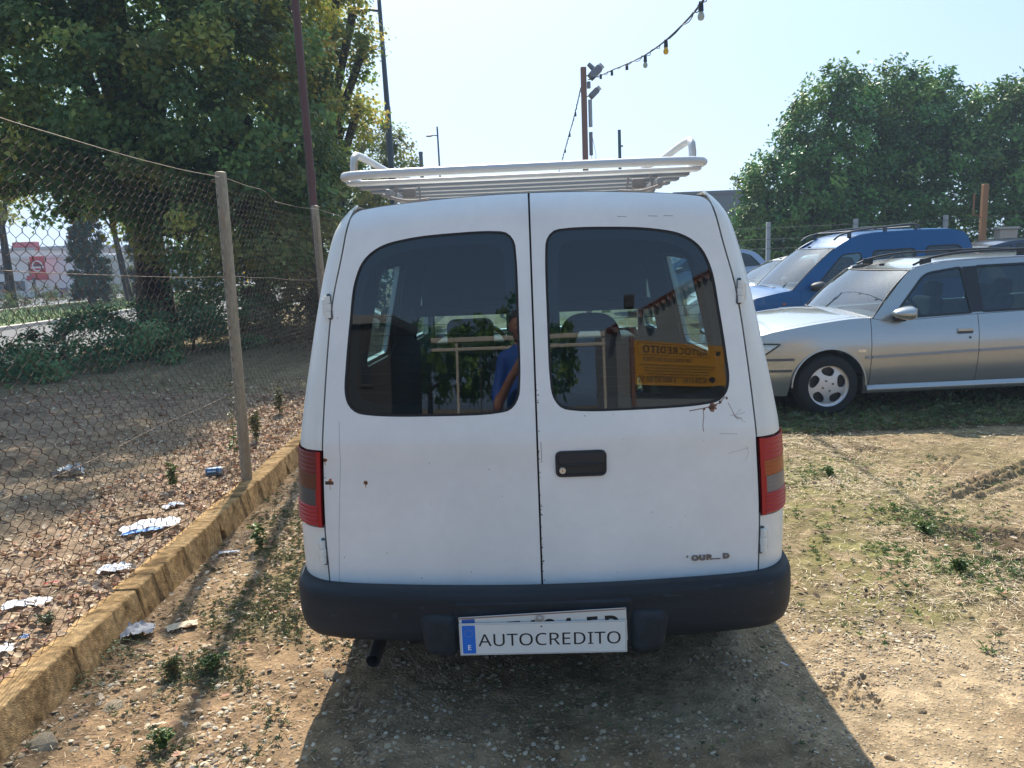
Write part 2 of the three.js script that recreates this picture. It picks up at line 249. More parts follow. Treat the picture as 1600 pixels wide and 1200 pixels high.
{
  const axis = (list) => { const o = []; for (const [a, b, s] of list) { const n = Math.max(1, Math.round(Math.abs(b - a) / s)); for (let i = 0; i < n; i++) o.push(lerp(a, b, i / n)); } o.push(list[list.length - 1][1]); return o; };
  const xs = axis([[-700, -120, 60], [-120, -30, 10], [-30, -8, 1.2], [-8, -4, 0.12], [-4, -1.9, 0.045], [-1.9, -1.78, 0.03], [-1.78, 0.95, 0.019], [0.95, 1.4, 0.007], [1.4, 2.6, 0.018], [2.6, 3.8, 0.014], [3.8, 6, 0.06], [6, 30, 1], [30, 120, 10], [120, 700, 60]]);
  const zs = axis([[90, 20, 8], [20, 1, 1], [1, -1.7, 0.15], [-1.7, -2.4, 0.015], [-2.4, -2.75, 0.007], [-2.75, -3.7, 0.016], [-3.7, -4.4, 0.024], [-4.4, -5.7, 0.015], [-5.7, -10, 0.07], [-10, -30, 0.8], [-30, -120, 8], [-120, -900, 60]]);
  const nx = xs.length, nz = zs.length, p = new Float32Array(nx * nz * 3), c = new Float32Array(nx * nz * 3), u = new Float32Array(nx * nz * 2), ix = new Uint32Array((nx - 1) * (nz - 1) * 6); let q = 0;
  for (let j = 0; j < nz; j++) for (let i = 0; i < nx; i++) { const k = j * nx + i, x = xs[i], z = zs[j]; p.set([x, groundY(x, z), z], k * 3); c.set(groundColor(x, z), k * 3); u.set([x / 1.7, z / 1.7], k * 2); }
  for (let j = 0; j < nz - 1; j++) for (let i = 0; i < nx - 1; i++) { const a = j * nx + i, b = a + 1, d = a + nx, e = d + 1; ix.set([a, b, d, b, e, d], q); q += 6; }
  const g = new THREE.BufferGeometry(); g.setAttribute('position', new THREE.BufferAttribute(p, 3)); g.setAttribute('color', new THREE.BufferAttribute(c, 3)); g.setAttribute('uv', new THREE.BufferAttribute(u, 2)); g.setIndex(new THREE.BufferAttribute(ix, 1)); g.computeVertexNormals();
  const grain = noiseTex(1024, (a, b) => { const f = tileFbm(a, b, 24, 5, 3), s = tileNoise(a, b, 190, 9), t = tileNoise(a, b, 420, 5); return clamp(0.62 + (f - 0.5) * 0.7 + (s > 0.82 ? 0.28 : 0) - (t > 0.8 ? 0.2 : 0) + (t - 0.5) * 0.22, 0.15, 1); });
  const bump = noiseTex(1024, (a, b) => clamp(0.45 * tileFbm(a, b, 40, 4, 8) + 0.35 * Math.max(0, tileNoise(a, b, 190, 9) - 0.5) * 2 + 0.2 * tileNoise(a, b, 420, 5), 0, 1));
  const gm = mat([1.22, 1.2, 1.17], 0.95, 0, { map: grain, vertexColors: true, bumpMap: bump, bumpScale: 0.012, specularIntensity: 0.25 });
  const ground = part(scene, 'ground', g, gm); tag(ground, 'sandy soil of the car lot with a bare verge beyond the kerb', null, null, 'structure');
  // single stones large enough to tell apart
  const r = rng(11), shapes = [0, 1, 2, 3].map((k) => { const s = new THREE.IcosahedronGeometry(1, 1), a = s.attributes.position; for (let i = 0; i < a.count; i++) { const w = V().fromBufferAttribute(a, i), f = 0.82 + 0.32 * hash(Math.round(w.x * 50) + k * 97, Math.round((w.y + w.z * 3) * 50)); a.setXYZ(i, w.x * f, w.y * f, w.z * f); } s.computeVertexNormals(); return s; });
  const sm = [[0.5, 0.38, 0.25], [0.44, 0.32, 0.19], [0.4, 0.27, 0.15], [0.54, 0.43, 0.29]].map((k) => mat(k, 0.9, 0, { bumpMap: bump, bumpScale: 0.01, flatShading: true }));
  const spots = [[-0.75, -2.79, 0.035], [-1.53, -2.63, 0.032], [-1.46, -2.68, 0.028], [1.372, -2.43, 0.016], [1.177, -2.976, 0.014], [1.5, -3.103, 0.018], [1.136, -2.177, 0.014], [1.513, -2.59, 0.015], [2.612, -6.016, 0.045], [-1.66, -2.4, 0.045], [1.535, -3.07, 0.02], [1.321, -3.119, 0.016], [1.26, -3.02, 0.018]];
  for (let k = 0; k < 70; k++) spots.push([lerp(-1.68, -0.62, r()), lerp(-2.15, -4.6, r() ** 1.3), 0.009 + 0.013 * r() ** 2]);
  for (let k = 0; k < 26; k++) spots.push([lerp(1.15, 2.1, r()), lerp(-2.5, -3.4, r()), 0.008 + 0.008 * r() ** 2]);
  for (let k = 0; k < 30; k++) spots.push([lerp(-0.6, 0.9, r()), lerp(-2.1, -3.0, r()), 0.008 + 0.01 * r() ** 2]);
  spots.forEach(([x, z, s], k) => { const o = part(ground, 'stone', shapes[k % 4], sm[(k * 7) % 4]); o.position.set(x, groundY(x, z) + s * 0.02, z); o.scale.set(s * (0.9 + r() * 0.5), s * (0.32 + r() * 0.25), s * (0.8 + r() * 0.5)); o.rotation.set(r() * 0.5, r() * 6.3, r() * 0.5); });
  // loose gravel
  const list = [], tone = [[0.48, 0.38, 0.25], [0.38, 0.28, 0.17], [0.3, 0.2, 0.12], [0.54, 0.46, 0.34], [0.26, 0.2, 0.14]];
  const add = (n, x0, x1, z0, z1, s0, s1, keep) => { for (let k = 0; k < n; k++) { const x = lerp(x0, x1, r()), z = lerp(z0, z1, r()); if (!keep(x, z)) { r(); continue; } const s = s0 + (s1 - s0) * r() ** 3, t = tone[Math.floor(r() * 5)], b = 0.7 + 0.5 * r(); list.push({ p: [x, groundY(x, z) + s * 0.15, z], s: [s * 1.1, s * (0.28 + 0.3 * r()), s * (0.75 + 0.4 * r())], e: [(r() - 0.5) * 0.9, r() * 6.3, (r() - 0.5) * 0.9], c: t.map((v) => v * b * (x > -0.6 && x < 1.1 ? 0.8 : 0.98)) }); } };  // gravel in the strip of the van shadow dimmed: shade put into its colour
  add(15000, -1.73, -0.45, -2.1, -6, 0.0025, 0.013, (x, z) => 0.45 + fbm(x * 4, z * 4, 2) * 1.4 > r() * 0.8);
  add(9000, -0.5, 1.1, -2.1, -3.4, 0.002, 0.01, (x, z) => 0.4 + fbm(x * 5, z * 5, 2) * 1.6 > r() * 0.9);
  add(9000, 1.1, 2.4, -2.6, -3.5, 0.002, 0.009, (x, z) => 0.25 + fbm(x * 4 + 3, z * 4, 2) * 2 > r() * 0.7);
  add(3500, 0.9, 1.9, -2.0, -2.7, 0.0015, 0.006, () => r() < 0.6);
  add(8000, 1.1, 5, -3.5, -6.6, 0.003, 0.012, (x, z) => 0.2 + fbm(x * 3, z * 3, 2) * 1.6 > r() * 0.8);
  add(9000, -3.6, -1.86, -2.2, -8, 0.003, 0.014, (x, z) => 0.35 + fbm(x * 4, z * 4, 2) * 1.6 > r() * 0.8);
  instances('gravel', shapes[1].clone(), mat([1, 1, 1], 0.92, 0, { flatShading: true }), list, null, 'stuff', 'loose pale gravel scattered over the soil of the lot');
}
{ // dry straw and low weeds
  const r = rng(21), blade = new THREE.BufferGeometry();
  blade.setAttribute('position', new THREE.Float32BufferAttribute([-0.5, 0, 0, 0.5, 0, 0, -0.4, 0.05, 0.35, 0.4, 0.05, 0.35, 0, 0.03, 1], 3)); blade.setIndex([0, 1, 2, 1, 3, 2, 2, 3, 4]); blade.setAttribute('uv', new THREE.Float32BufferAttribute(10, 2)); blade.computeVertexNormals();
  const list = []; const add = (n, fx, fz, keep, L, up = 0.25) => { for (let k = 0; k < n; k++) { const x = fx(), z = fz(); if (!keep(x, z)) continue; const l = L * (0.4 + r()), b = 0.65 + 0.7 * r(), w = 0.0012 + 0.0013 * r(); list.push({ p: [x, groundY(x, z) + 0.004 + r() * 0.014, z], s: [w * (1 - z * 0.18), l, l], e: [(r() - 0.8) * up, r() * 6.3, (r() - 0.5) * 0.4], c: [0.5 * b, 0.4 * b, 0.26 * b] }); } };
  const U = (a, b) => () => lerp(a, b, r());
  add(46000, U(1.05, 4.6), U(-2.8, -6.8), (x, z) => blobs(x, z, STRAW) * 0.8 + 0.13 > r() * (1.1 + fbm(x * 6, z * 6, 2)), 0.06);
  add(5000, U(-1.7, -0.5), U(-2.1, -6), () => r() < 0.5, 0.035, 0.6);
  add(5000, U(-3.5, -1.86), U(-2.2, -8), () => r() < 0.6, 0.05, 0.7);
  instances('dry_straw', blade, mat([1, 1, 1], 0.8), list, null, 'stuff', 'dry straw strewn over the ground right of the white van');
  // leaf litter on the verge
  const leaf = new THREE.BufferGeometry(); leaf.setAttribute('position', new THREE.Float32BufferAttribute([0, 0, -1, 0.55, 0.22, -0.2, 0.4, 0.16, 0.6, 0, 0.02, 1, -0.45, 0.2, 0.5, -0.5, 0.25, -0.3, 0, -0.08, 0], 3)); leaf.setIndex([0, 6, 1, 1, 6, 2, 2, 6, 3, 3, 6, 4, 4, 6, 5, 5, 6, 0]); leaf.setAttribute('uv', new THREE.Float32BufferAttribute(14, 2)); leaf.computeVertexNormals();
  const lit = [], cols = [[0.36, 0.23, 0.14], [0.48, 0.34, 0.21], [0.24, 0.15, 0.095], [0.55, 0.42, 0.29], [0.4, 0.21, 0.13]];
  const put = (n, x0, x1, z0, z1, s0, keep) => { for (let k = 0; k < n; k++) { const x = lerp(x0, x1, r()), z = lerp(z0, z1, r()); if (!keep(x, z)) continue; const s = s0 * (0.5 + r()), c = cols[Math.floor(r() * 5)], b = 0.7 + 0.6 * r(); lit.push({ p: [x, groundY(x, z) + 0.008 + 0.012 * r(), z], s, e: [(r() - 0.5) * 1.4, r() * 6.3, (r() - 0.5) * 1.4], c: c.map((v) => v * b) }); } };
  put(9000, -2.9, -1.87, -2.3, -9, 0.02, (x, z) => (0.75 - (-1.87 - x) * 0.55) + fbm(x * 5, z * 5, 2) > r());
  put(3500, -6, -2.6, -3, -10, 0.022, () => r() < 0.5);
  put(450, -1.72, -1.0, -2.1, -6, 0.014, () => true);
  put(350, 1.2, 3, -2.9, -6.3, 0.014, () => true);
  instances('fallen_leaves', leaf, mat([1, 1, 1], 0.85, 0, { transmission: 0.15 }), lit, null, 'stuff', 'dry brown fallen leaves lying along the kerb and verge');
  // ground cover
  const rosette = []; for (let k = 0; k < 5; k++) rosette.push(leaf.clone().scale(0.45, 1, 0.8).translate(0, 0.1, 0.75).rotateX(-0.35 - 0.1 * k).rotateY(k * 1.26));
  const gc = [], grow = (n, x0, x1, z0, z1, list2, s0, tones) => { for (let k = 0; k < n; k++) { const x = lerp(x0, x1, r()), z = lerp(z0, z1, r()); if (blobs(x, z, list2) * 0.8 + fbm(x * 9, z * 9, 2) * 0.6 < r()) continue; const s = s0 * (0.5 + r()), c = tones[Math.floor(r() * tones.length)], b = 0.7 + 0.6 * r(); gc.push({ p: [x, groundY(x, z) + 0.002 + r() * s0 * 1.5, z], s, e: [(r() - 0.5) * 0.9, r() * 6.3, (r() - 0.5) * 0.9], c: c.map((v) => v * b) }); } };
  const gl = [[0.1, 0.13, 0.035], [0.15, 0.16, 0.06], [0.2, 0.17, 0.08], [0.09, 0.11, 0.04]];
  grow(16000, -1.72, -0.7, -2.1, -6, GREEN_L, 0.009, gl); grow(9000, 1.2, 3.2, -2.8, -5.6, GREEN_R, 0.012, [[0.13, 0.21, 0.045], [0.17, 0.24, 0.06], [0.2, 0.22, 0.09]]);
  grow(2600, -0.4, 1, -2.1, -4, SHADE_GREEN, 0.008, gl);
  for (let k = 0; k < 5000; k++) { const x = lerp(1.2, 6.5, r()), z = lerp(-6.4, -9.5, r() ** 1.5); gc.push({ p: [x, groundY(x, z) + 0.01 + r() * 0.02, z], s: 0.022 * (0.5 + r()), e: [(r() - 0.5) * 1.4, r() * 6.3, (r() - 0.5) * 1.4], c: gl[Math.floor(r() * 2)].map((v) => v * (0.7 + r() * 0.6)) }); }
  instances('ground_cover', merge(rosette), mat([1, 1, 1], 0.7, 0, { transmission: 0.2 }), gc, null, 'stuff', 'low green weeds creeping over the gravel and soil');
}
{ // kerb: single concrete stones with open joints
  const kerb = tag(new THREE.Group(), 'weathered ochre concrete kerb between the lot and the verge', null, null, 'structure'); kerb.name = numbered('kerb'); scene.add(kerb);
  const cuts = [-0.6, -1.15, -1.68, -2.3, -2.83, -3.35, -3.87, -4.27, -4.66, -5.1, -5.55, -6.05, -6.6, -7.1, -7.65, -8.2, -8.8, -9.4, -10, -10.6, -11.3, -12, -12.7, -13.4, -14.2, -15];
  const tex = (seed, dark) => canvasTex(512, 256, (c, w, h) => { // u along the stone, v up its face and over the top
    const im = c.createImageData(w, h); for (let j = 0; j < h; j++) for (let i = 0; i < w; i++) { const f = fbm(i / 60 + seed, j / 60, 5), f2 = fbm(i / 14 + seed * 3, j / 14, 3), st = fbm(i / 18 + seed * 7, j / 160, 3), a = clamp(0.5 + f * 0.9, 0, 1), sp = hash(i + seed, j) * 0.12; let k = 0.9 + f2 * 0.3 + sp - Math.max(0, st) * 0.5 * dark - Math.max(0, -f - 0.1) * 0.55; const o = (j * w + i) * 4; im.data[o] = clamp((168 + 24 * a) * k, 0, 255); im.data[o + 1] = clamp((132 + 26 * a) * k, 0, 255); im.data[o + 2] = clamp((86 + 26 * a) * k, 0, 255); im.data[o + 3] = 255; } c.putImageData(im, 0, 0);
  });
  const kb = noiseTex(512, (a, b) => clamp(tileFbm(a, b, 10, 6, 5) * 0.7 + 0.3 * tileNoise(a, b, 160, 2), 0, 1));
  const km = [1, 2, 3].map((k) => mat([1, 1, 1], 0.93, 0, { map: tex(k * 13, k * 0.35), bumpMap: kb, bumpScale: 0.007, specularIntensity: 0.3 })), r = rng(5);
  for (let k = 0; k < cuts.length - 1; k++) {
    const z0 = cuts[k] - 0.009, z1 = cuts[k + 1] + 0.009, L = z0 - z1, hole = k === 7 ? 0.1 : k === 10 ? 0.3 : 0;
    // face outline in (along, up); the two broken stones have a hole at their foot
    let out = [[0, -0.12], [L, -0.12], [L, 0.149], [0, 0.149]];
    if (hole) { const a = k === 7 ? 0.03 : 0.12; out = [[0, -0.12], [a, -0.12], [a + 0.005, 0.04], [a + 0.02, 0.085], [a + 0.045, 0.12], [a + 0.06, 0.07], [a + 0.085, 0.05], [a + 0.095, -0.12], [L, -0.12], [L, 0.149], [0, 0.149]]; }
    const sh = new THREE.Shape(out.map((q) => new THREE.Vector2(...q))), g = new THREE.ExtrudeGeometry(sh, { depth: 0.1, bevelEnabled: true, bevelSize: 0.008, bevelThickness: 0.01, bevelSegments: 3, curveSegments: 4, steps: 3 });
    g.rotateY(-Math.PI / 2).rotateY(Math.PI); // along -> -z, up -> y, depth -> -x ... set below
    const p = g.attributes.position, u = new Float32Array(p.count * 2), n = g.attributes.normal;
    const q = new THREE.ExtrudeGeometry(sh, { depth: 0.1, bevelEnabled: true, bevelSize: 0.008, bevelThickness: 0.01, bevelSegments: 3, steps: 1 }), a = q.attributes.position;
    for (let i = 0; i < a.count; i++) { const along = a.getX(i), up = a.getY(i), dep = a.getZ(i), wear = fbm(along * 9 + k * 3.1, up * 9 + dep * 20, 3) * 0.0035; a.setXYZ(i, KERB - (0.1 - dep) - 0.012 - up * 0.22 + wear, up + wear * (up > 0.1 ? 0.9 : 0), z0 - along); u.set([along * 1.6 + k * 0.37, (up + (0.1 - dep) * 1) * 2.6], i * 2); }
    q.setAttribute('uv', new THREE.BufferAttribute(u, 2)); q.computeVertexNormals();
    const o = part(kerb, 'kerb_stone', q, km[k % 3]); o.position.x = (r() - 0.5) * 0.007; o.position.y = (r() - 0.5) * 0.008; o.rotation.y = (r() - 0.5) * 0.004;
  }
}
{ // chain link fence
  const f = thing('chain_link_fence', 'rusty chain link fence on round posts behind the ochre kerb', 'fence', [-1.86, 0.12, -5.27]), r = rng(31), FX = -1.86;
  const postTex = canvasTex(128, 512, (c, w, h) => { const im = c.createImageData(w, h); for (let j = 0; j < h; j++) for (let i = 0; i < w; i++) { const s = fbm(i / 16, j / 70, 4), t = fbm(i / 6 + 9, j / 9, 3), k = 0.98 + t * 0.14, ru = clamp(s * 2.4 - 0.3, 0, 1) * 0.35, o = (j * w + i) * 4; im.data[o] = lerp(150, 138, ru) * k; im.data[o + 1] = lerp(138, 98, ru) * k; im.data[o + 2] = lerp(118, 66, ru) * k; im.data[o + 3] = 255; } c.putImageData(im, 0, 0); });
  const pm = mat([1, 1, 1], 0.7, 0.25, { map: postTex, bumpMap: postTex, bumpScale: 0.001 });
  const L = (x, y, z) => V(x - FX, y - 0.12, z + 5.27);
  const wm = mat([0.1, 0.062, 0.042], 0.8, 0.3), tw = mat([0.24, 0.18, 0.13], 0.65, 0.35);
  for (const [z, top, lean] of [[-2.2, 2.2, 0.01], [-5.15, 2.19, -0.012], [-7.8, 2.15, 0.01], [-10.3, 2.15, 0], [-12.9, 2.15, 0], [-15.4, 2.15, 0]]) {
    const o = part(f, 'post', merge([new THREE.CylinderGeometry(0.036, 0.037, top - 0.1, 20, 8).translate(0, (top - 0.1) / 2, 0), new THREE.SphereGeometry(0.036, 16, 8).scale(1, 0.3, 1).translate(0, top - 0.1, 0)]), pm); o.position.copy(L(FX, 0.12, z)); o.rotation.z = lean;
    for (const y of [1.54, 0.8, 2.16]) part(f, 'wire_tie', new THREE.TorusGeometry(0.04, 0.0022, 5, 18).rotateX(1.45).translate(0, y - 0.12, z + 5.27), tw);
  }
  const bulge = (z, y) => 0.02 * fbm(z * 0.9, y * 0.7 + 4, 2) + 0.05 * Math.exp(-y * 2.5) * fbm(z * 1.3, 7, 2) - 0.045;
  const P = 0.0405, hh = 0.0355, pos = [], idx = [], A = V(), B = V(), d = V(), n1 = V(), n2 = V();
  const rod = (p, q, rr) => { d.subVectors(q, p).normalize(); n1.set(1, 0, 0); n2.crossVectors(d, n1).normalize(); n1.crossVectors(n2, d); const b = pos.length / 3; for (const e of [p, q]) for (let s = 0; s < 3; s++) { const a = s * 2.0944 + 0.5, c = Math.cos(a) * rr, i = Math.sin(a) * rr; pos.push(e.x + n1.x * c + n2.x * i, e.y + n1.y * c + n2.y * i, e.z + n1.z * c + n2.z * i); } for (let s = 0; s < 3; s++) { const t = (s + 1) % 3; idx.push(b + s, b + 3 + s, b + t, b + t, b + 3 + s, b + 3 + t); } };
  for (let k = 0; k < 205; k++) { // each wire zigzags and hooks its neighbours, with a short upright bend at every hook
    const zc = -1.45 - k * P, top = 2.15 - (zc < -6.5 ? 0.04 : 0), n = Math.floor((top - 0.16) / hh); let prev = null;
    for (let j = 0; j <= n; j++) {
      const y = 0.15 + j * hh, side = (j + k) % 2 ? 1 : -1, z = zc + side * P * 0.53 + 0.03 * fbm(zc * 2, y * 2.2, 2) + 0.004 * noise(k * 3.7, j * 2.9), yy = y + 0.03 * fbm(zc * 1.7 + 30, y * 1.5, 2), rr = 0.00145 * (0.9 + 0.25 * r());
      const lo = L(FX + 0.045 + bulge(z, yy) + side * 0.0018 * (k % 2 ? 1 : -1), yy - 0.006, z), hi = lo.clone(); hi.y += 0.012;
      if (prev) rod(prev, lo, rr); rod(lo, hi, rr); prev = hi;
    }
  }
  const g = new THREE.BufferGeometry(); g.setAttribute('position', new THREE.Float32BufferAttribute(pos, 3)); g.setIndex(idx); g.computeVertexNormals(); g.setAttribute('uv', new THREE.Float32BufferAttribute(new Float32Array(pos.length / 3 * 2), 2));
  tag(part(f, 'wire_mesh', g, wm), null, null, null, 'stuff');
  const run = (y, sag, rr) => { const q = []; for (let z = -1; z > -16; z -= 0.25) { const t = (((-z - 2.72) % 2.55) + 2.55) % 2.55 / 2.55; q.push(L(FX + 0.04 + 0.004 * noise(z * 3, rr * 9999), y(z) - sag * 4 * t * (1 - t) + 0.006 * noise(z * 2, 3), z)); } return tube(q, rr, q.length * 2, 5); };
  part(f, 'tension_wire', run((z) => 2.18 + (z < -6 ? -0.05 : 0), 0.02, 0.0019), tw);
  part(f, 'tension_wire', run((z) => 1.55 + 0.035 * (z + 5), 0.01, 0.0017), tw);
  part(f, 'tension_wire', tube([L(FX + 0.03, 0.8, -5.15), L(FX + 0.02, 0.79, -4.6), L(FX + 0.03, 0.81, -3.9), L(FX + 0.02, 0.8, -3.2), L(FX + 0.03, 0.82, -2.7), L(FX + 0.03, 0.8, -1.2)], 0.0019, 60, 5), tw);
}
{ // footpath, stone edging and grass strip of the street beyond the verge
  const flat = (name, x0, x1, z0, z1, y, m, label) => tag(part(scene, name, grid(10, 60, (u, v) => V(lerp(x0, x1, u), y, lerp(z0, z1, v))), m), label, null, null, 'structure');
  flat('pavement', -14.9, -8.6, -8, -120, 0.05, mat([0.13, 0.125, 0.12], 0.9), 'grey asphalt footpath running beyond the hedge');
  flat('lawn', -22.6, -15.15, -8, -120, 0.1, mat([0.1, 0.14, 0.03], 0.9), 'sunlit green grass strip between the footpath and the street');
  flat('road', -34, -23.4, -8, -140, 0.03, mat([0.12, 0.12, 0.125], 0.9), 'asphalt street beyond the grass strip');
  for (const [x, n] of [[-15.02, 'path_edging'], [-23, 'path_edging']]) {
    const e = tag(new THREE.Group(), x > -20 ? 'pale stone edging between footpath and grass strip' : 'pale stone edging between grass strip and street', null, null, 'structure'); e.name = numbered(n); scene.add(e);
    const g = box(0.25, 0.2, 1.94, 0, 0.06, 0, 0.02), m = [mat([0.5, 0.46, 0.4], 0.9), mat([0.42, 0.39, 0.34], 0.9)];
    for (let k = 0; k < 34; k++) part(e, 'edging_stone', g, m[(k * 5) % 3 ? 0 : 1]).position.set(x, 0, -9 - k * 2);
  }
  const r = rng(77), tuft = new THREE.ConeGeometry(0.05, 0.16, 3, 1, true), list = []; for (let k = 0; k < 9000; k++) list.push({ p: [lerp(-22.4, -15.3, r()), 0.14, lerp(-18, -60, r())], s: 0.6 + r(), e: [0.4 * (r() - 0.5), r() * 6, 0.4 * (r() - 0.5)], c: [0.1 + 0.08 * r(), 0.17 + 0.06 * r(), 0.03] });
  instances('grass', tuft, mat([1, 1, 1], 0.8, 0, { transmission: 0.3 }), list, null, 'stuff', 'mown grass blades of the strip beyond the footpath');
}
// ------------------------------------------------------------------ the white van (x to its right, y up, z to its rear)
const fontSans = await new FontLoader().loadAsync('fonts/droid/droid_sans_bold.typeface.json');
const van = thing('white_van', 'old white two-door-tailed van with rust spots, parked in the middle of the lot', 'van', [0.075, 0, -2.45], rad(-2));
{
  const gapX = [[0.3, 0.738], [0.49, 0.74], [0.72, 0.742], [0.986, 0.726], [1.22, 0.701], [1.465, 0.665], [1.62, 0.624], [1.72, 0.598], [1.79, 0.572]];
  const sideX = [[0.2, 0.815], [0.3, 0.845], [0.45, 0.868], [0.68, 0.874], [0.95, 0.857], [1.08, 0.836], [1.3, 0.79], [1.535, 0.735], [1.64, 0.706], [1.7, 0.682], [1.74, 0.655], [1.77, 0.625], [1.795, 0.575]];
  const W = (y) => mono(sideX, y), G = (y) => mono(gapX, y);
  const topY = (x) => 1.803 - 0.03 * (x / 0.58) ** 2;
  const S = (x, y) => { let z = -0.1 * x * x; const t = y - 1.05; z -= Math.tan(rad(5.2)) * (t > 0.06 ? t : t > -0.06 ? (t + 0.06) ** 2 / 0.24 : 0); const d = y + 0.03 * (x / 0.58) ** 2 - 1.735; if (d > 0) z -= 6.5 * d * d; z += 0.006 * Math.exp(-(((y - 1.0) / 0.05) ** 2)); return z; };
  const rear = (off) => (x, y) => V(x, y, S(x, y) + off);
  // paint
  const paintTex = (left) => canvasTex(1024, 1760, (c, w, h) => { // 0.8 m wide, 1.375 m high, from y 0.46
    c.fillStyle = '#e3e3e0'; c.fillRect(0, 0, w, h); const r = rng(left ? 4 : 9), X = (x) => (left ? (x + 0.8) : x) * w / 0.8, Y = (y) => h - (y - 0.46) * h / 1.375;
    const im = c.getImageData(0, 0, w, h); for (let j = 0; j < h; j++) for (let i = 0; i < w; i++) { const o = (j * w + i) * 4, f = fbm(i / 240 + (left ? 0 : 50), j / 240, 4) * 9 + fbm(i / 30, j / 30, 2) * 3 - (hash(i >> 1, j >> 1) > 0.9985 ? 26 : 0); im.data[o] += f; im.data[o + 1] += f * 0.98; im.data[o + 2] += f * 0.9; } c.putImageData(im, 0, 0);
    const chip = (x, y, s, col = '#3a1d12') => { c.fillStyle = col; c.beginPath(); for (let k = 0; k < 14; k++) { const a = k / 14 * 6.283, q = s * (0.6 + 0.7 * r()); c.lineTo(X(x) + Math.cos(a) * q * 1280, Y(y) + Math.sin(a) * q * 1280); } c.fill(); };
    const scratch = (pts, wd, col) => { c.strokeStyle = col; c.lineWidth = wd; c.beginPath(); pts.forEach(([x, y], k) => (k ? c.lineTo(X(x), Y(y)) : c.moveTo(X(x), Y(y)))); c.stroke(); };
    if (left) {
      for (const [x, y, s] of [[-0.72, 0.946, 0.0055], [-0.583, 0.868, 0.006]]) { chip(x, y, s * 1.4, '#9b5b35'); chip(x, y, s); c.fillStyle = 'rgba(150,84,44,.55)'; c.fillRect(X(x) - 3, Y(y), 5, 22); }
      chip(-0.708, 0.872, 0.009, '#a85f33'); c.fillStyle = '#2b1710'; c.fillRect(X(-0.726), Y(0.872), 34, 15); chip(-0.702, 0.866, 0.006, '#54301d'); chip(-0.725, 0.884, 0.003, '#8d8a86');
      c.fillStyle = 'rgba(170,110,70,.35)'; c.fillRect(X(-0.712), Y(0.862), 6, 26);
      scratch([[-0.66, 1.08], [-0.665, 0.95], [-0.69, 0.7], [-0.705, 0.5]], 2.5, 'rgba(120,125,132,.6)');
      for (let k = 0; k < 14; k++) chip(-0.76 + r() * 0.7, 0.52 + r() * 1.2, 0.0008 + 0.0014 * r(), '#8f8c86'); chip(-0.41, 0.52 + 0.01, 0.0025, '#7a776f'); chip(-0.36, 0.935, 0.004, '#c9c8c2');
    } else {
      chip(0.578, 1.088, 0.014, '#7a4a33'); chip(0.575, 1.089, 0.009, '#2c1710'); chip(0.603, 1.103, 0.006, '#452418'); chip(0.55, 1.083, 0.004, '#5b3a2b'); chip(0.625, 1.115, 0.004, '#5b3a2b');
      scratch([[0.5, 1.08], [0.545, 1.086], [0.56, 1.088], [0.6, 1.1], [0.62, 1.12]], 4, 'rgba(90,55,38,.8)'); scratch([[0.546, 1.082], [0.548, 1.06], [0.544, 1.03], [0.546, 1.01]], 3, 'rgba(96,70,58,.85)');
      const web = [[0.63, 1.1], [0.645, 1.07], [0.655, 1.05]]; scratch(web, 2.4, 'rgba(110,88,78,.8)'); for (let k = 0; k < 9; k++) scratch([[0.65, 1.055], [0.63 + r() * 0.06, 1.025 + r() * 0.06]], 1.6, 'rgba(120,100,90,.7)');
      for (const [x, y] of [[0.38, 1.712], [0.43, 1.711], [0.28, 1.714]]) scratch([[x, y], [x + 0.03, y - 0.002]], 3, 'rgba(130,125,118,.7)');
      scratch([[0.6, 1.0], [0.66, 0.995]], 2, 'rgba(120,110,100,.6)'); scratch([[0.63, 0.93], [0.7, 0.945]], 2, 'rgba(130,125,120,.5)'); scratch([[0.012, 1.0], [0.012, 0.93]], 3, 'rgba(100,95,90,.6)'); scratch([[0.69, 0.95], [0.7, 0.93], [0.69, 0.9]], 2, 'rgba(140,130,120,.5)');
      for (let k = 0; k < 22; k++) chip(0.03 + r() * 0.7, 0.52 + r() * 1.2, 0.0008 + 0.0014 * r(), '#8f8c86');
      for (let k = 0; k < 40; k++) chip(0.002 + r() * 0.006, 0.5 + r() * 0.7, 0.001 + 0.002 * r(), '#6b6660');
    }
  });
  const doorMat = (left) => { const t = paintTex(left); t.repeat.set(1 / 0.8, 1 / 1.375); t.offset.set(left ? 1 : 0, -0.46 / 1.375); return mat([1, 1, 1], 0.42, 0, { map: t, clearcoat: 0.25, clearcoatRoughness: 0.25 }); };
  const blot = noiseTex(512, (a, b) => { const f = tileFbm(a, b, 4, 6, 2); return [0.89 + f * 0.08 - 0.04, 0.89 + f * 0.08 - 0.042, 0.865 + f * 0.08 - 0.045]; }, true);
  const white = mat([0.95, 0.95, 0.95], 0.42, 0, { map: blot, clearcoat: 0.25, clearcoatRoughness: 0.25 });
  // rear doors
  const half = [[0.046, 1.6], [0.052, 1.65], [0.075, 1.677], [0.12, 1.684], [0.25, 1.683], [0.39, 1.673], [0.49, 1.65], [0.548, 1.608], [0.583, 1.537], [0.606, 1.411], [0.628, 1.26], [0.636, 1.175], [0.627, 1.135], [0.602, 1.109], [0.55, 1.098], [0.33, 1.092], [0.13, 1.097], [0.082, 1.109], [0.056, 1.145], [0.048, 1.2], [0.045, 1.4]];
  const win = smooth(half, 120), glassIn = inset(win, 0.008), fritIn = smooth(half.map(([x, y]) => [lerp(x, 0.34, 0.14) + 0.0, lerp(y, 1.385, 0.135)]), 100);
  const doorEdge = []; const yB = 0.484;
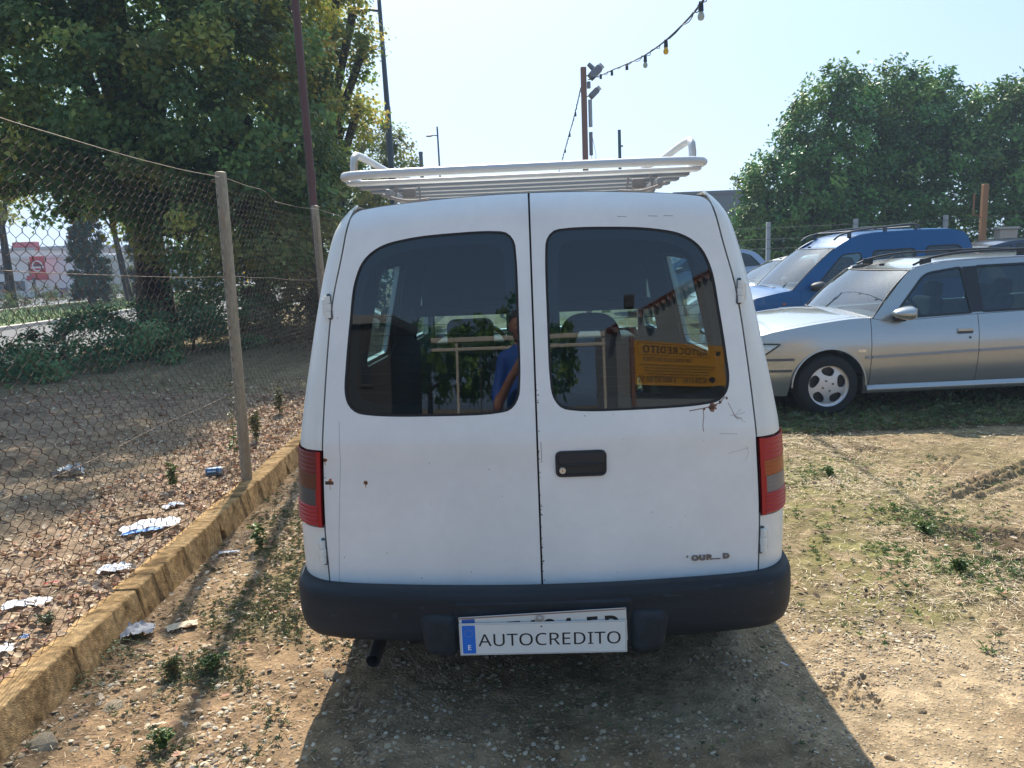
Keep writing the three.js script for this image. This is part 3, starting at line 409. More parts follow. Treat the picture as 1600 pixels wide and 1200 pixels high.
  for (let k = 0; k <= 24; k++) { const y = lerp(yB, 1.74, k / 24); doorEdge.push([G(y) - 0.0045, y]); }
  const xt = G(1.74) - 0.005; for (let k = 1; k <= 5; k++) { const a = k / 5 * 1.3; doorEdge.push([xt - 0.035 * (1 - Math.cos(a)) - 0.012 * k / 5, 1.74 + (topY(0.54) - 1.745) * Math.sin(a)]); }
  for (let k = 1; k <= 12; k++) { const x = lerp(0.53, 0.0032, k / 12); doorEdge.push([x, topY(x) - 0.003]); }
  doorEdge.push([0.0032, yB + 0.004], [0.37, yB + 0.002]);
  const glassOuter = glassMat([0.3, 0.47, 0.53], { ior: 1.64 });
  const fritMat = mat([0.008, 0.009, 0.011], 0.5), wireMat = mat([0.03, 0.02, 0.015], 0.6);
  const mir = (l) => l.map(([x, y]) => [-x, y]).reverse();
  const doors = [];
  for (const left of [false, true]) {
    const F = (l) => (left ? mir(l) : l), d = part(van, 'rear_door', patch(F(doorEdge), [F(win)], 0.032, rear(0), 0.022), doorMat(left), left ? 'left rear door with rust spots beside the tail light' : 'right rear door with black handle and a rusty window corner'); doors.push(d);
    part(d, 'window_seal', patch(F(win), [F(glassIn)], 0.03, rear(-0.001), 0.008), M.rubber);
    part(d, 'rear_window', patch(F(glassIn), [], 0.035, rear(-0.003)), glassOuter);
    part(d, 'window_border', patch(F(glassIn), [F(fritIn)], 0.035, rear(-0.009)), fritMat);
    const wires = []; for (let k = 0; k < 9; k++) { const y = 1.17 + k * 0.0315, q = []; for (let s = 0; s <= 6; s++) { const x = lerp(0.13, 0.575, s / 6) * (left ? -1 : 1); q.push(V(x, y, S(x, y) - 0.012)); } wires.push(tube(q, 0.0009, 10, 4)); }
    wires.forEach((w) => part(d, 'heating_wire', w, wireMat));
    // inner lining of the door round the glass
    part(d, 'door_lining', patch(F(inset(doorEdge, 0.03)), [F(inset(fritIn, -0.02))], 0.06, rear(-0.035), 0.01), M.darkTrim);
    // hinges
    for (const [y, s] of [[1.46, 1], [0.62, 1.15]]) {
      const x = G(y) + 0.012, z = S(x, y) + 0.004, sg = left ? -1 : 1;
      part(d, 'hinge', [bar([sg * x, y - 0.036 * s, z], [sg * x, y - 0.013 * s, z], 0.011, 0.011, 12), bar([sg * x, y - 0.012 * s, z], [sg * x, y + 0.011 * s, z], 0.0125, 0.0125, 12), bar([sg * x, y + 0.012 * s, z], [sg * x, y + 0.036 * s, z], 0.011, 0.011, 12), box(0.03, 0.055 * s, 0.008, sg * (x + 0.004), y, z - 0.006, 0.003)], white);
      part(d, 'hinge_shadow', patch(rounded([[sg * (x - 0.017), y - 0.042 * s, 0.01], [sg * (x + 0.002), y - 0.042 * s, 0.01], [sg * (x + 0.002), y + 0.044 * s, 0.01], [sg * (x - 0.012), y + 0.044 * s, 0.01]]), [], 0.02, (u, v) => V(u, v, S(u, v) + 0.0025)), M.greyPlastic);  // flat dark patch standing for the shadow beside the hinge
    }
  }
  { // handle and badge on the right door
    const d = doors[0], o = rounded([[0.057, 0.878, 0.022], [0.225, 0.878, 0.022], [0.225, 0.966, 0.022], [0.057, 0.966, 0.022]], 8), hm = mat([0.016, 0.018, 0.022], 0.55);
    const ring = patch(o, [inset(o, 0.007)], 0.012, rear(0.006), 0.014), floor = patch(inset(o, 0.007), [], 0.02, (x, y) => V(x, y, S(x, y) + (y < 0.918 ? 0.001 - 0.0035 * sstep(0.922 - y, 0, 0.03) * 0 : 0.003)));
    part(d, 'door_handle', [ring, floor, box(0.13, 0.036, 0.012, 0.142, 0.94, 0.002, 0.005, [-0.12, 0, 0]).translate(0, 0, 0), box(0.118, 0.006, 0.01, 0.142, 0.921, 0.007, 0.003)].map((g, i) => (i === 2 ? box(0.15, 0.038, 0.01, 0.142, 0.941, 0.004, 0.004) : g)), hm);
    part(d, 'door_lock', [new THREE.CylinderGeometry(0.0105, 0.0115, 0.012, 24).rotateX(Math.PI / 2).translate(0.08, 0.901, 0.004), new THREE.TorusGeometry(0.0085, 0.0016, 6, 24).translate(0.08, 0.901, 0.01)], mat([0.7, 0.66, 0.58], 0.3, 0.7));
    part(d, 'key_slot', box(0.0022, 0.009, 0.002, 0.08, 0.901, 0.0105, 0.0005), mat([0.12, 0.05, 0.02], 0.6));
    const bm = mat([0.2, 0.19, 0.18], 0.35, 0.7), letter = (ch, x, sx = 1) => { const g = ch === '_' ? box(0.03, 0.0035, 0.003, x + 0.012, 0.566, 0, 0.001) : new TextGeometry(ch, { font: fontSans, size: 0.0215, depth: 0.003, curveSegments: 5, bevelEnabled: true, bevelSize: 0.0006, bevelThickness: 0.0006, bevelSegments: 1 }).scale(sx, 0.86, 1).translate(x, 0.565, 0); g.translate(0, 0, S(x, 0.57) + 0.001); part(d, 'badge_letter', g, bm); };
    letter('\u2019', 0.489, 0.8); letter('O', 0.505, 1.15); letter('U', 0.53, 1.15); letter('R', 0.555, 1.15); letter('_', 0.578); letter('D', 0.612, 1.2);
  }
  // corner pillars, side walls, roof
  const corner = (sg, y, t) => { const x0 = G(y) + 0.001, z0 = S(x0, y), x2 = W(y), z2 = -0.3 - (y > 1.05 ? (y - 1.05) * 0.1 : 0), x1 = x2 - 0.002, z1 = z0 - 0.02 - 0.1 * (x2 - x0); const a = (1 - t) ** 2, b = 2 * t * (1 - t), c = t * t; return V(sg * (a * x0 + b * x1 + c * x2), y, a * z0 + b * z1 + c * z2); };
  const bodyG = [];
  for (const sg of [-1, 1]) {
    const col = (ya, yb, n) => { const g = grid(14, n, (u, v) => corner(sg, lerp(ya, yb, v), u), sg > 0 ? false : true); return g; };
    bodyG.push(col(0.981, 1.79, 40), col(0.43, 0.705, 10));
    // edge returns so that shut lines read as dark gaps
    for (const [ya, yb] of [[0.981, 1.79], [0.43, 0.705]]) bodyG.push(grid(1, 30, (u, v) => { const p = corner(sg, lerp(ya, yb, v), 0); p.z -= 0.03 * u; return p; }));
    bodyG.push(grid(14, 1, (u, v) => { const p = corner(sg, 0.981, u); p.multiplyScalar(1); p.x -= sg * 0.03 * v; p.z -= 0.02 * v; return p; }), grid(14, 1, (u, v) => { const p = corner(sg, 0.705, u); p.x -= sg * 0.03 * v; p.z -= 0.02 * v; return p; }));
    // tail light
    const tl = (ya, yb, u0, u1, off, nu = 8, nv = 6) => grid(nu, nv, (u, v) => { const y = lerp(ya, yb, v), p = corner(sg, y, lerp(u0, u1, u)), q = corner(sg, y, lerp(u0, u1, u) + 0.01).sub(p), n = V(q.z, 0, -q.x).normalize(); if (n.z < 0) n.negate(); return p.addScaledVector(n, off(u, v)); });
    const lens = (c) => mat(c, 0.35, 0, { clearcoat: 0.3, clearcoatRoughness: 0.1, specularIntensity: 0.5 }), red = lens([0.36, 0.006, 0.01]), redDark = lens([0.13, 0.004, 0.008]);
    const l = part(van, 'tail_light', [tl(0.709, 0.977, 0.0, 1, () => 0.001)], redDark, sg < 0 ? 'left tail light, faded red amber and grey' : 'right tail light, red amber and grey');
    const rim = [[0.709, 0.977, 0.01, 0.07]]; for (const [a, b, c, e] of rim) part(l, 'lens_edge', tl(a, b, c, e, () => 0.008, 3, 10), red);
    const ribs = (n, h) => (u, v) => 0.006 + h * Math.abs(Math.sin(v * Math.PI * n)) ** 0.7;
    part(l, 'red_lens', tl(0.897, 0.974, 0.07, 1, ribs(5, 0.0022), 8, 40), sg < 0 ? redDark : red); part(l, 'amber_lens', tl(0.843, 0.896, 0.07, 1, ribs(4, 0.001), 8, 20), sg < 0 ? lens([0.1, 0.022, 0.008]) : lens([0.32, 0.065, 0.01]));
    part(l, 'clear_lens', tl(0.785, 0.842, 0.09, 1, ribs(4, 0.001), 8, 20), sg < 0 ? lens([0.05, 0.055, 0.06]) : lens([0.17, 0.155, 0.15])); part(l, 'red_lens', tl(0.712, 0.784, 0.07, 1, ribs(5, 0.0035), 8, 50), red);
    part(l, 'lens_edge', tl(0.785, 0.842, 0.07, 0.09, () => 0.0075, 2, 6), red);
  }
  // side wall outlines in (z, y): rear edge follows the corner
  const backZ = (y) => -0.3 - (y > 1.05 ? (y - 1.05) * 0.1 : 0), out = [];
  for (let k = 0; k <= 22; k++) { const y = lerp(0.28, 1.793, k / 22); out.push([backZ(y), y]); }
  out.push([-1.2, 1.793], [-2.35, 1.793], [-2.6, 1.69], [-2.95, 1.36], [-3.3, 1.03], [-3.9, 0.93], [-4.15, 0.8], [-4.2, 0.6], [-4.18, 0.3]);
  const arch = (zc, r0) => { const q = []; for (let k = 0; k <= 14; k++) { const a = Math.PI * k / 14; q.push([zc - r0 * Math.cos(a), 0.28 + r0 * Math.sin(a) * 1.05]); } return q; };
  out.push(...arch(-3.45, 0.34), ...arch(-0.78, 0.34));
  const holes = [[[-1.0, 1.14, 0.05], [-1.0, 1.56, 0.05], [-1.68, 1.58, 0.05], [-1.68, 1.12, 0.05]], [[-2.5, 1.1, 0.05], [-2.44, 1.5, 0.05], [-2.55, 1.52, 0.08], [-2.98, 1.1, 0.03]]].map((h) => rounded(h, 4));
  const taper = (z) => 1 - 0.1 * sstep(-z, 3.2, 4.2) - 0.05 * sstep(-z, 2.3, 3.3);
  for (const sg of [-1, 1]) {
    bodyG.push(patch(out, holes, 0.12, (z, y) => V(sg * W(y) * taper(z), y, z), 0.02, sg > 0));
    holes.forEach((h) => part(van, 'side_window', patch(inset(h, -0.004), [], 0.2, (z, y) => V(sg * (W(y) * taper(z) - 0.006), y, z)), M.glass));
    part(van, 'side_lining', patch(inset(out, 0.035), holes.map((h) => inset(h, -0.012)), 0.14, (z, y) => V(sg * (W(y) * taper(z) - 0.045), y, z), 0.012), M.darkTrim);
  }
  const roofAt = (x, z) => V(x, Math.min(topY(x), 1.793 + 0.012 * (1 - (x / 0.575) ** 2)) + 0.03 * sstep(-z, 0.1, 1.0) * (1 - (x / 0.6) ** 4) - 0.012 * sstep(-z, 1.9, 2.4), z);
  bodyG.push(grid(30, 30, (u, v) => { const x = lerp(-0.578, 0.578, u); const zr = S(x, topY(x)) - 0.012; return roofAt(x, lerp(zr, -2.4, v)); }));
  bodyG.push(grid(20, 6, (u, v) => { const x = lerp(-0.575, 0.575, u); const p = roofAt(x, -2.4); p.z -= 0.2 * v; p.y -= 0.1 * v * v; return p; }));
  bodyG.push(grid(16, 12, (u, v) => { const z = lerp(-3.3, -4.17, v), x = lerp(-1, 1, u) * W(0.95) * taper(z); return V(x, lerp(1.03, 0.82, v * v) + 0.04 * (1 - (u * 2 - 1) ** 2), z); }), grid(16, 6, (u, v) => V(lerp(-1, 1, u) * W(0.7) * taper(-4.2), lerp(0.82, 0.25, v), -4.18 - 0.04 * Math.sin(v * 3))));
  // rear frame behind the shut lines and below the doors
  part(van, 'body', bodyG, white);
  part(van, 'door_frame', patch(doorEdge.concat(mir(doorEdge)).length ? [[-0.72, 0.47], [0.72, 0.47], [0.7, 1.2], [0.6, 1.62], [0.55, 1.76], [-0.55, 1.76], [-0.6, 1.62], [-0.7, 1.2]] : [], [rounded([[-0.66, 0.56, 0.05], [0.66, 0.56, 0.05], [0.64, 1.2, 0.05], [0.55, 1.7, 0.08], [-0.55, 1.7, 0.08], [-0.64, 1.2, 0.05]])], 0.08, (x, y) => V(x, y, S(x, y) - 0.032)), M.black);
  part(van, 'door_seal', patch([[-0.03, 0.47], [0.03, 0.47], [0.03, 1.79], [-0.03, 1.79]], [], 0.03, rear(-0.028), 0.01), M.black);
  part(van, 'windshield', grid(12, 10, (u, v) => { const y = lerp(1.04, 1.68, v), s = u * 2 - 1; return V(s * W(y) * taper(-2.9) * 0.98, y, lerp(-3.3, -2.62, v) - 0.08 * (1 - s * s)); }), glassMat([0.85, 0.95, 0.93], { ior: 1.5 }));
  // cabin
  part(van, 'load_floor', [box(1.55, 0.04, 3.2, 0, 0.55, -1.75, 0.01), box(1.5, 0.5, 0.03, 0, 0.8, -3.25, 0.01)], M.darkTrim);
  part(van, 'headliner', [grid(12, 12, (u, v) => roofAt(lerp(-0.62, 0.62, u), lerp(-0.2, -2.5, v)).add(V(0, -0.05, 0)))], mat([0.16, 0.18, 0.2], 0.95));
  part(van, 'overhead_shelf', [box(1.4, 0.06, 0.5, 0, 1.3, -2.3, 0.02), box(1.44, 0.5, 0.02, 0, 1.55, -2.5, 0.005)], M.darkTrim);
  part(van, 'dashboard', [box(1.4, 0.16, 0.4, 0, 0.97, -2.95, 0.06), box(0.3, 0.3, 0.2, 0, 0.8, -2.8, 0.03)], M.darkTrim);
  part(van, 'steering_wheel', [new THREE.TorusGeometry(0.18, 0.015, 8, 32).rotateX(-0.5).translate(-0.36, 1.0, -2.6), box(0.3, 0.04, 0.02, -0.36, 1.0, -2.6, 0.008, [-0.5, 0, 0])], M.black);
  const seat = (x, open) => {
    const s = part(van, 'front_seat', [box(0.46, 0.58, 0.14, x, 0.79, -1.98, 0.06, [0.12, 0, 0]).translate(0, 0, 0)].concat([box(0.48, 0.14, 0.5, x, 0.68, -2.25, 0.05)]).map((g, i) => (i ? g : new RoundedBoxGeometry(0.46, 0.56, 0.13, 4, 0.06).rotateX(0.14).translate(x, 0.84, -1.98))), M.seat);
    if (!open) part(s, 'headrest', new RoundedBoxGeometry(0.27, 0.2, 0.1, 5, 0.049).translate(x, 1.16, -1.95), M.seat);
    else { const o = rounded([[x - 0.19, 1.05, 0.04], [x + 0.16, 1.05, 0.04], [x + 0.12, 1.25, 0.1], [x - 0.15, 1.25, 0.1]], 8), h = rounded([[x - 0.11, 1.105, 0.02], [x + 0.07, 1.105, 0.02], [x + 0.055, 1.185, 0.03], [x - 0.09, 1.185, 0.03]], 5), g = new THREE.ExtrudeGeometry(Object.assign(new THREE.Shape(o.map((p) => new THREE.Vector2(...p))), { holes: [new THREE.Path(h.map((p) => new THREE.Vector2(...p)))] }), { depth: 0.06, bevelSize: 0.015, bevelThickness: 0.015, bevelSegments: 3 }).translate(0, 0, -1.98); part(s, 'headrest', g, M.seat); }
    for (const dx of [-0.06, 0.06]) part(s, 'headrest_bar', bar([x + dx, 1.0, -1.96], [x + dx, 1.12, -1.95], 0.006), M.steel);
  };
  seat(-0.37, false); seat(0.33, true);
  part(van, 'rear_bench', [new RoundedBoxGeometry(1.2, 0.5, 0.12, 3, 0.05).rotateX(0.15).translate(0, 0.72, -1.0), box(1.2, 0.14, 0.45, 0, 0.62, -1.25, 0.05)], M.seat);
  part(van, 'inspection_sticker', grid(1, 1, (u, v) => V(0.47 + 0.06 * u, 1.19 + 0.07 * v, -2.93 - (v - 0.5) * 0.0)), mat([1, 1, 1], 0.6, 0, { map: canvasTex(64, 64, (c) => { c.fillStyle = '#c8452a'; c.fillRect(0, 0, 64, 44); c.fillStyle = '#e8d64a'; c.fillRect(0, 40, 64, 24); c.fillStyle = '#e9b8a0'; c.fillRect(10, 10, 30, 6); }) }));
  for (const sg of [-1, 1]) { const m = part(van, 'door_mirror', box(0.2, 0.24, 0.09, sg * 0.93, 1.13, -2.85, 0.04), M.black); part(m, 'mirror_glass', box(0.16, 0.19, 0.004, sg * 0.93, 1.13, -2.802, 0.002), M.chrome); }
  // bumper
  const bp = new THREE.CatmullRomCurve3([[-0.87, -0.62], [-0.872, -0.4], [-0.866, -0.22], [-0.845, -0.1], [-0.79, -0.015], [-0.7, 0.02], [-0.5, 0.05], [-0.25, 0.072], [0, 0.08], [0.25, 0.072], [0.5, 0.05], [0.7, 0.02], [0.79, -0.015], [0.845, -0.1], [0.866, -0.22], [0.872, -0.4], [0.87, -0.62]].map(([x, z]) => V(x, 0, z)), false, 'centripetal');
  const sec = [[-0.06, 0.514], [-0.02, 0.52], [0.0, 0.519], [0.009, 0.512], [0.015, 0.498], [0.018, 0.475], [0.018, 0.42], [0.015, 0.38], [0.007, 0.352], [-0.01, 0.334], [-0.05, 0.326], [-0.09, 0.323]];
  const bumperTex = noiseTex(512, (a, b) => { const f = tileFbm(a, b, 6, 6, 4), s = tileNoise(a, b * 0.5, 64, 7) > 0.93 ? 0.12 : 0; const k = 0.165 + (f - 0.5) * 0.12 + s * 0.5; return [k * 0.82, k * 0.95, k * 1.08]; }, true);
  const bumperMat = mat([1, 1, 1], 0.6, 0, { specularIntensity: 0.6, map: bumperTex, bumpMap: noiseTex(256, (a, b) => tileNoise(a, b, 128, 3)), bumpScale: 0.0006 });
  const bN = 120, bumper = part(van, 'bumper', grid(bN, sec.length - 1, (u, v) => { const t = bp.getPointAt(u), d = bp.getTangentAt(u), n = V(-d.z, 0, d.x).negate(); if (n.z < -0.2 || n.x * t.x < 0) n.negate(); const s = sec[Math.round(v * (sec.length - 1))]; return V(t.x + n.x * s[0], s[1], t.z + n.z * s[0]); }), bumperMat);
  for (const sg of [-1, 1]) { const g = new RoundedBoxGeometry(0.13, 0.145, 0.1, 5, 0.035), a = g.attributes.position; for (let i = 0; i < a.count; i++) { const x = a.getX(i), y = a.getY(i); if (sg * x > 0 && y < 0) a.setX(i, x - sg * 0.02 * (-y / 0.07)); a.setZ(i, a.getZ(i) * (0.72 - y * 2.2) - (sg * x > 0 ? 0.012 : 0)); } g.computeVertexNormals(); part(bumper, 'overrider', g.translate(sg * 0.345, 0.375, 0.075), bumperMat); }
  part(bumper, 'plate_recess', box(0.58, 0.17, 0.02, 0, 0.405, 0.088, 0.01), bumperMat);
  // number plates
  const plate = (label, draw, w, h) => { const g = new RoundedBoxGeometry(w, h, 0.003, 2, 0.0014), f = grid(1, 1, (u, v) => V((u - 0.5) * (w - 0.004), (v - 0.5) * (h - 0.004), 0.0021)); const o = part(van, 'number_plate', g, mat([0.55, 0.55, 0.53], 0.4, 0.3), label); part(o, 'plate_face', f, mat([1, 1, 1], 0.45, 0, { map: canvasTex(1024, 210, draw) })); return o; };
  const eu = (c, h, k) => { c.fillStyle = k; c.beginPath(); c.roundRect(14, 10, 82, h - 20, 8); c.fill(); c.fillStyle = '#dfe6ee'; c.font = 'bold 48px sans-serif'; c.textAlign = 'center'; c.fillText('E', 56, h - 34); c.fillStyle = '#b9a24c'; for (let i = 0; i < 12; i++) { c.beginPath(); c.arc(55 + 24 * Math.cos(i * 0.5236), 62 + 24 * Math.sin(i * 0.5236), 2.4, 0, 7); c.fill(); } };
  const grime = (c, w, h, s) => { const r = rng(s); for (let i = 0; i < 700; i++) { c.fillStyle = `rgba(90,70,50,${0.05 + 0.1 * r()})`; c.fillRect(r() * w, r() * h, 1 + r() * 5, 1 + r() * 3); } };
  const p2 = plate('older number plate half hidden behind the dealer plate', (c, w, h) => { c.fillStyle = '#cfcfc8'; c.fillRect(0, 0, w, h); eu(c, h, '#2c5aa0'); c.fillStyle = '#191a1c'; c.font = 'bold 178px sans-serif'; c.textAlign = 'left'; c.textBaseline = 'alphabetic'; [['A', 130, 0.8], ['7', 290, 1], ['4', 395, 1], ['8', 510, 1], ['4', 615, 1], ['E', 770, 1], ['D', 880, 1]].forEach(([t, x, k]) => { c.save(); c.translate(x, 168); c.scale(0.9 * k, 1); c.fillText(t, 0, 0); c.restore(); }); c.fillStyle = 'rgba(120,66,36,.75)'; c.fillRect(0, 0, w, 8); grime(c, w, h, 3); }, 0.545, 0.112);
  p2.position.set(-0.002, 0.402, 0.113); p2.rotation.z = rad(2.2);
  const p1 = plate('white AUTOCREDITO dealer plate with blue euro band', (c, w, h) => { c.fillStyle = '#dcdcd6'; c.fillRect(0, 0, w, h); c.strokeStyle = 'rgba(60,60,60,.35)'; c.lineWidth = 3; c.strokeRect(5, 5, w - 10, h - 10); eu(c, h, '#1f6fd0'); c.fillStyle = '#17191d'; c.font = '112px sans-serif'; c.textAlign = 'left'; c.textBaseline = 'alphabetic'; const tw = c.measureText('AUTOCREDITO').width; c.save(); c.translate(112, 152); c.scale(884 / tw, 1.02); c.fillText('AUTOCREDITO', 0, 0); c.restore(); c.fillStyle = '#6d4a30'; c.beginPath(); c.arc(504, 26, 6, 0, 7); c.fill(); grime(c, w, h, 8); }, 0.545, 0.113);
  p1.position.set(-0.003, 0.3745, 0.121); p1.rotation.x = 0.02;
  part(van, 'plate_screw', [new THREE.SphereGeometry(0.009, 16, 10).scale(1, 1, 0.5).translate(-0.012, 0.44, 0.121), new THREE.CylinderGeometry(0.013, 0.013, 0.002, 20).rotateX(Math.PI / 2).translate(-0.012, 0.44, 0.12)], M.steel);
  // exhaust, underside, wheels
  const exG = new THREE.LatheGeometry([[0.0255, 0], [0.0255, 0.5], [0.0235, 0.5], [0.0235, 0.02]].map((p) => new THREE.Vector2(...p)), 24).rotateX(Math.PI / 2 + 0.12).translate(-0.6, 0.285, -0.52);
  part(van, 'exhaust_pipe', exG, mat([0.075, 0.07, 0.065], 0.6, 0.6));
  part(van, 'underbody', [box(1.4, 0.12, 3.6, 0, 0.42, -2.1, 0.03), box(0.5, 0.16, 0.5, -0.35, 0.3, -0.7, 0.05), box(1.5, 0.1, 0.12, 0, 0.3, -0.78, 0.04), box(1.5, 0.1, 0.12, 0, 0.3, -3.45, 0.04), box(1.5, 0.16, 0.25, 0, 0.42, -0.2, 0.03)], M.black);
  for (const [x, z] of [[-0.74, -0.78], [0.74, -0.78], [-0.74, -3.45], [0.74, -3.45]]) { const w = part(van, 'wheel', new THREE.CylinderGeometry(0.185, 0.185, 0.15, 28).rotateZ(Math.PI / 2), M.steel); w.position.set(x, 0.275, z); part(w, 'tyre', new THREE.LatheGeometry([[0.18, -0.08], [0.25, -0.088], [0.272, -0.075], [0.277, 0], [0.272, 0.075], [0.25, 0.088], [0.18, 0.08]].map((p) => new THREE.Vector2(...p)), 40).rotateZ(Math.PI / 2), M.tyre); }
  // roof rack
  const rackTex = noiseTex(256, (a, b) => { const f = tileFbm(a, b, 5, 5, 12), k = clamp((f - 0.56) * 5, 0, 1); return [lerp(0.76, 0.6, k), lerp(0.76, 0.5, k), lerp(0.75, 0.38, k)]; }, true);
  const rm = mat([1, 1, 1], 0.45, 0.1, { map: rackTex, clearcoat: 0.2 }), rust = mat([0.24, 0.21, 0.19], 0.8, 0.2), under = mat([0.2, 0.205, 0.215], 0.55, 0.3), band = mat([0.5, 0.5, 0.5], 0.5, 0.2);
  const rack = part(van, 'roof_rack', tube([[-0.6, 1.892, -0.215], [0, 1.894, -0.2], [0.6, 1.892, -0.215], [0.632, 1.893, -0.25], [0.64, 1.896, -0.4], [0.64, 1.905, -1.2], [0.63, 1.905, -2.0], [0.6, 1.905, -2.06], [0, 1.905, -2.08], [-0.6, 1.905, -2.06], [-0.63, 1.905, -2.0], [-0.64, 1.905, -1.2], [-0.64, 1.896, -0.4], [-0.632, 1.893, -0.25]], 0.0145, 160, 14, true), rm);
  for (let k = 0; k < 9; k++) part(rack, 'cross_slat', box(1.25, 0.014, 0.06, 0, 1.87 + 0.01 * Math.min(1, k / 4), -0.265 - k * 0.2, 0.006), k === 0 ? band : under);  // slats behind the first are darker: shade under the rack put into colour
  for (const x of [-0.5, 0.5]) part(rack, 'support_rail', box(0.02, 0.025, 1.7, x * 1.0, 1.843, -1.2, 0.006), under);
  for (const sg of [-1, 1]) { part(rack, 'side_hoop', tube([[sg * 0.6, 1.9, -0.27], [sg * 0.6, 1.945, -0.275], [sg * 0.6, 1.966, -0.3], [sg * 0.598, 1.972, -0.34], [sg * 0.595, 1.975, -0.8], [sg * 0.59, 1.975, -1.9], [sg * 0.59, 1.9, -2.0]], 0.0135, 60, 12), rm);
    part(rack, 'mount_foot', [box(0.05, 0.035, 0.03, sg * 0.43, 1.843, -0.42, 0.008), bar([sg * 0.38, 1.8, -0.38], [sg * 0.39, 1.87, -0.39], 0.004), bar([sg * 0.48, 1.8, -0.38], [sg * 0.47, 1.87, -0.39], 0.004), tube([[sg * 0.35, 1.815, -0.36], [sg * 0.43, 1.81, -0.34], [sg * 0.52, 1.835, -0.36]], 0.006, 12, 6)], rust); }
  rack.position.x = -0.02; rack.scale.x = 0.968;
}
// ------------------------------------------------------------------ trees, hedges, plants
const leafShape = (fold, w) => { const g = new THREE.BufferGeometry(); g.setAttribute('position', new THREE.Float32BufferAttribute([0, 0, 0, w, fold, 0.42, 0, -0.02, 1, -w, fold, 0.42, 0, -0.05, 0.5, w * 0.7, fold * 0.6, 0.78, -w * 0.7, fold * 0.6, 0.78], 3)); g.setIndex([0, 4, 1, 1, 4, 5, 5, 4, 2, 2, 4, 6, 6, 4, 3, 3, 4, 0]); g.setAttribute('uv', new THREE.Float32BufferAttribute(14, 2)); g.computeVertexNormals(); return g; };
const bark = (() => { const t = canvasTex(256, 512, (c, w, h) => { const im = c.createImageData(w, h); for (let j = 0; j < h; j++) for (let i = 0; i < w; i++) { const k = 0.75 + 0.9 * fbm(i / 14, j / 60, 4) + 0.25 * fbm(i / 5, j / 9, 2), o = (j * w + i) * 4; im.data.set([112 * k, 96 * k, 80 * k, 255].map((v) => clamp(v, 0, 255)), o); } c.putImageData(im, 0, 0); }); return mat([0.62, 0.58, 0.55], 0.95, 0, { map: t, bumpMap: t, bumpScale: 0.03 }); })();
const leafMats = { broad: mat([1, 1, 1], 0.5, 0, { transmission: 0.35, specularIntensity: 0.6 }), glossy: mat([1, 1, 1], 0.38, 0, { transmission: 0.25 }), dull: mat([1, 1, 1], 0.8, 0, { transmission: 0.2 }) };
const crownMat = (rough, tr, sp) => mat([1, 1, 1], rough, 0, { vertexColors: true, transmission: tr, specularIntensity: sp });
const crownMats = { broad: crownMat(0.55, 0.6, 0.35), glossy: crownMat(0.45, 0.4, 0.45), fine: crownMat(0.8, 0.25, 0.4), needle: crownMat(0.8, 0.15, 0.4) };
const LEAF = { broad: [0.36, 0.12, 0.15], glossy: [0.27, 0.16, 0.12], fine: [0.2, 0.1, 0.2], needle: [0.2, 0.03, 0.5] };
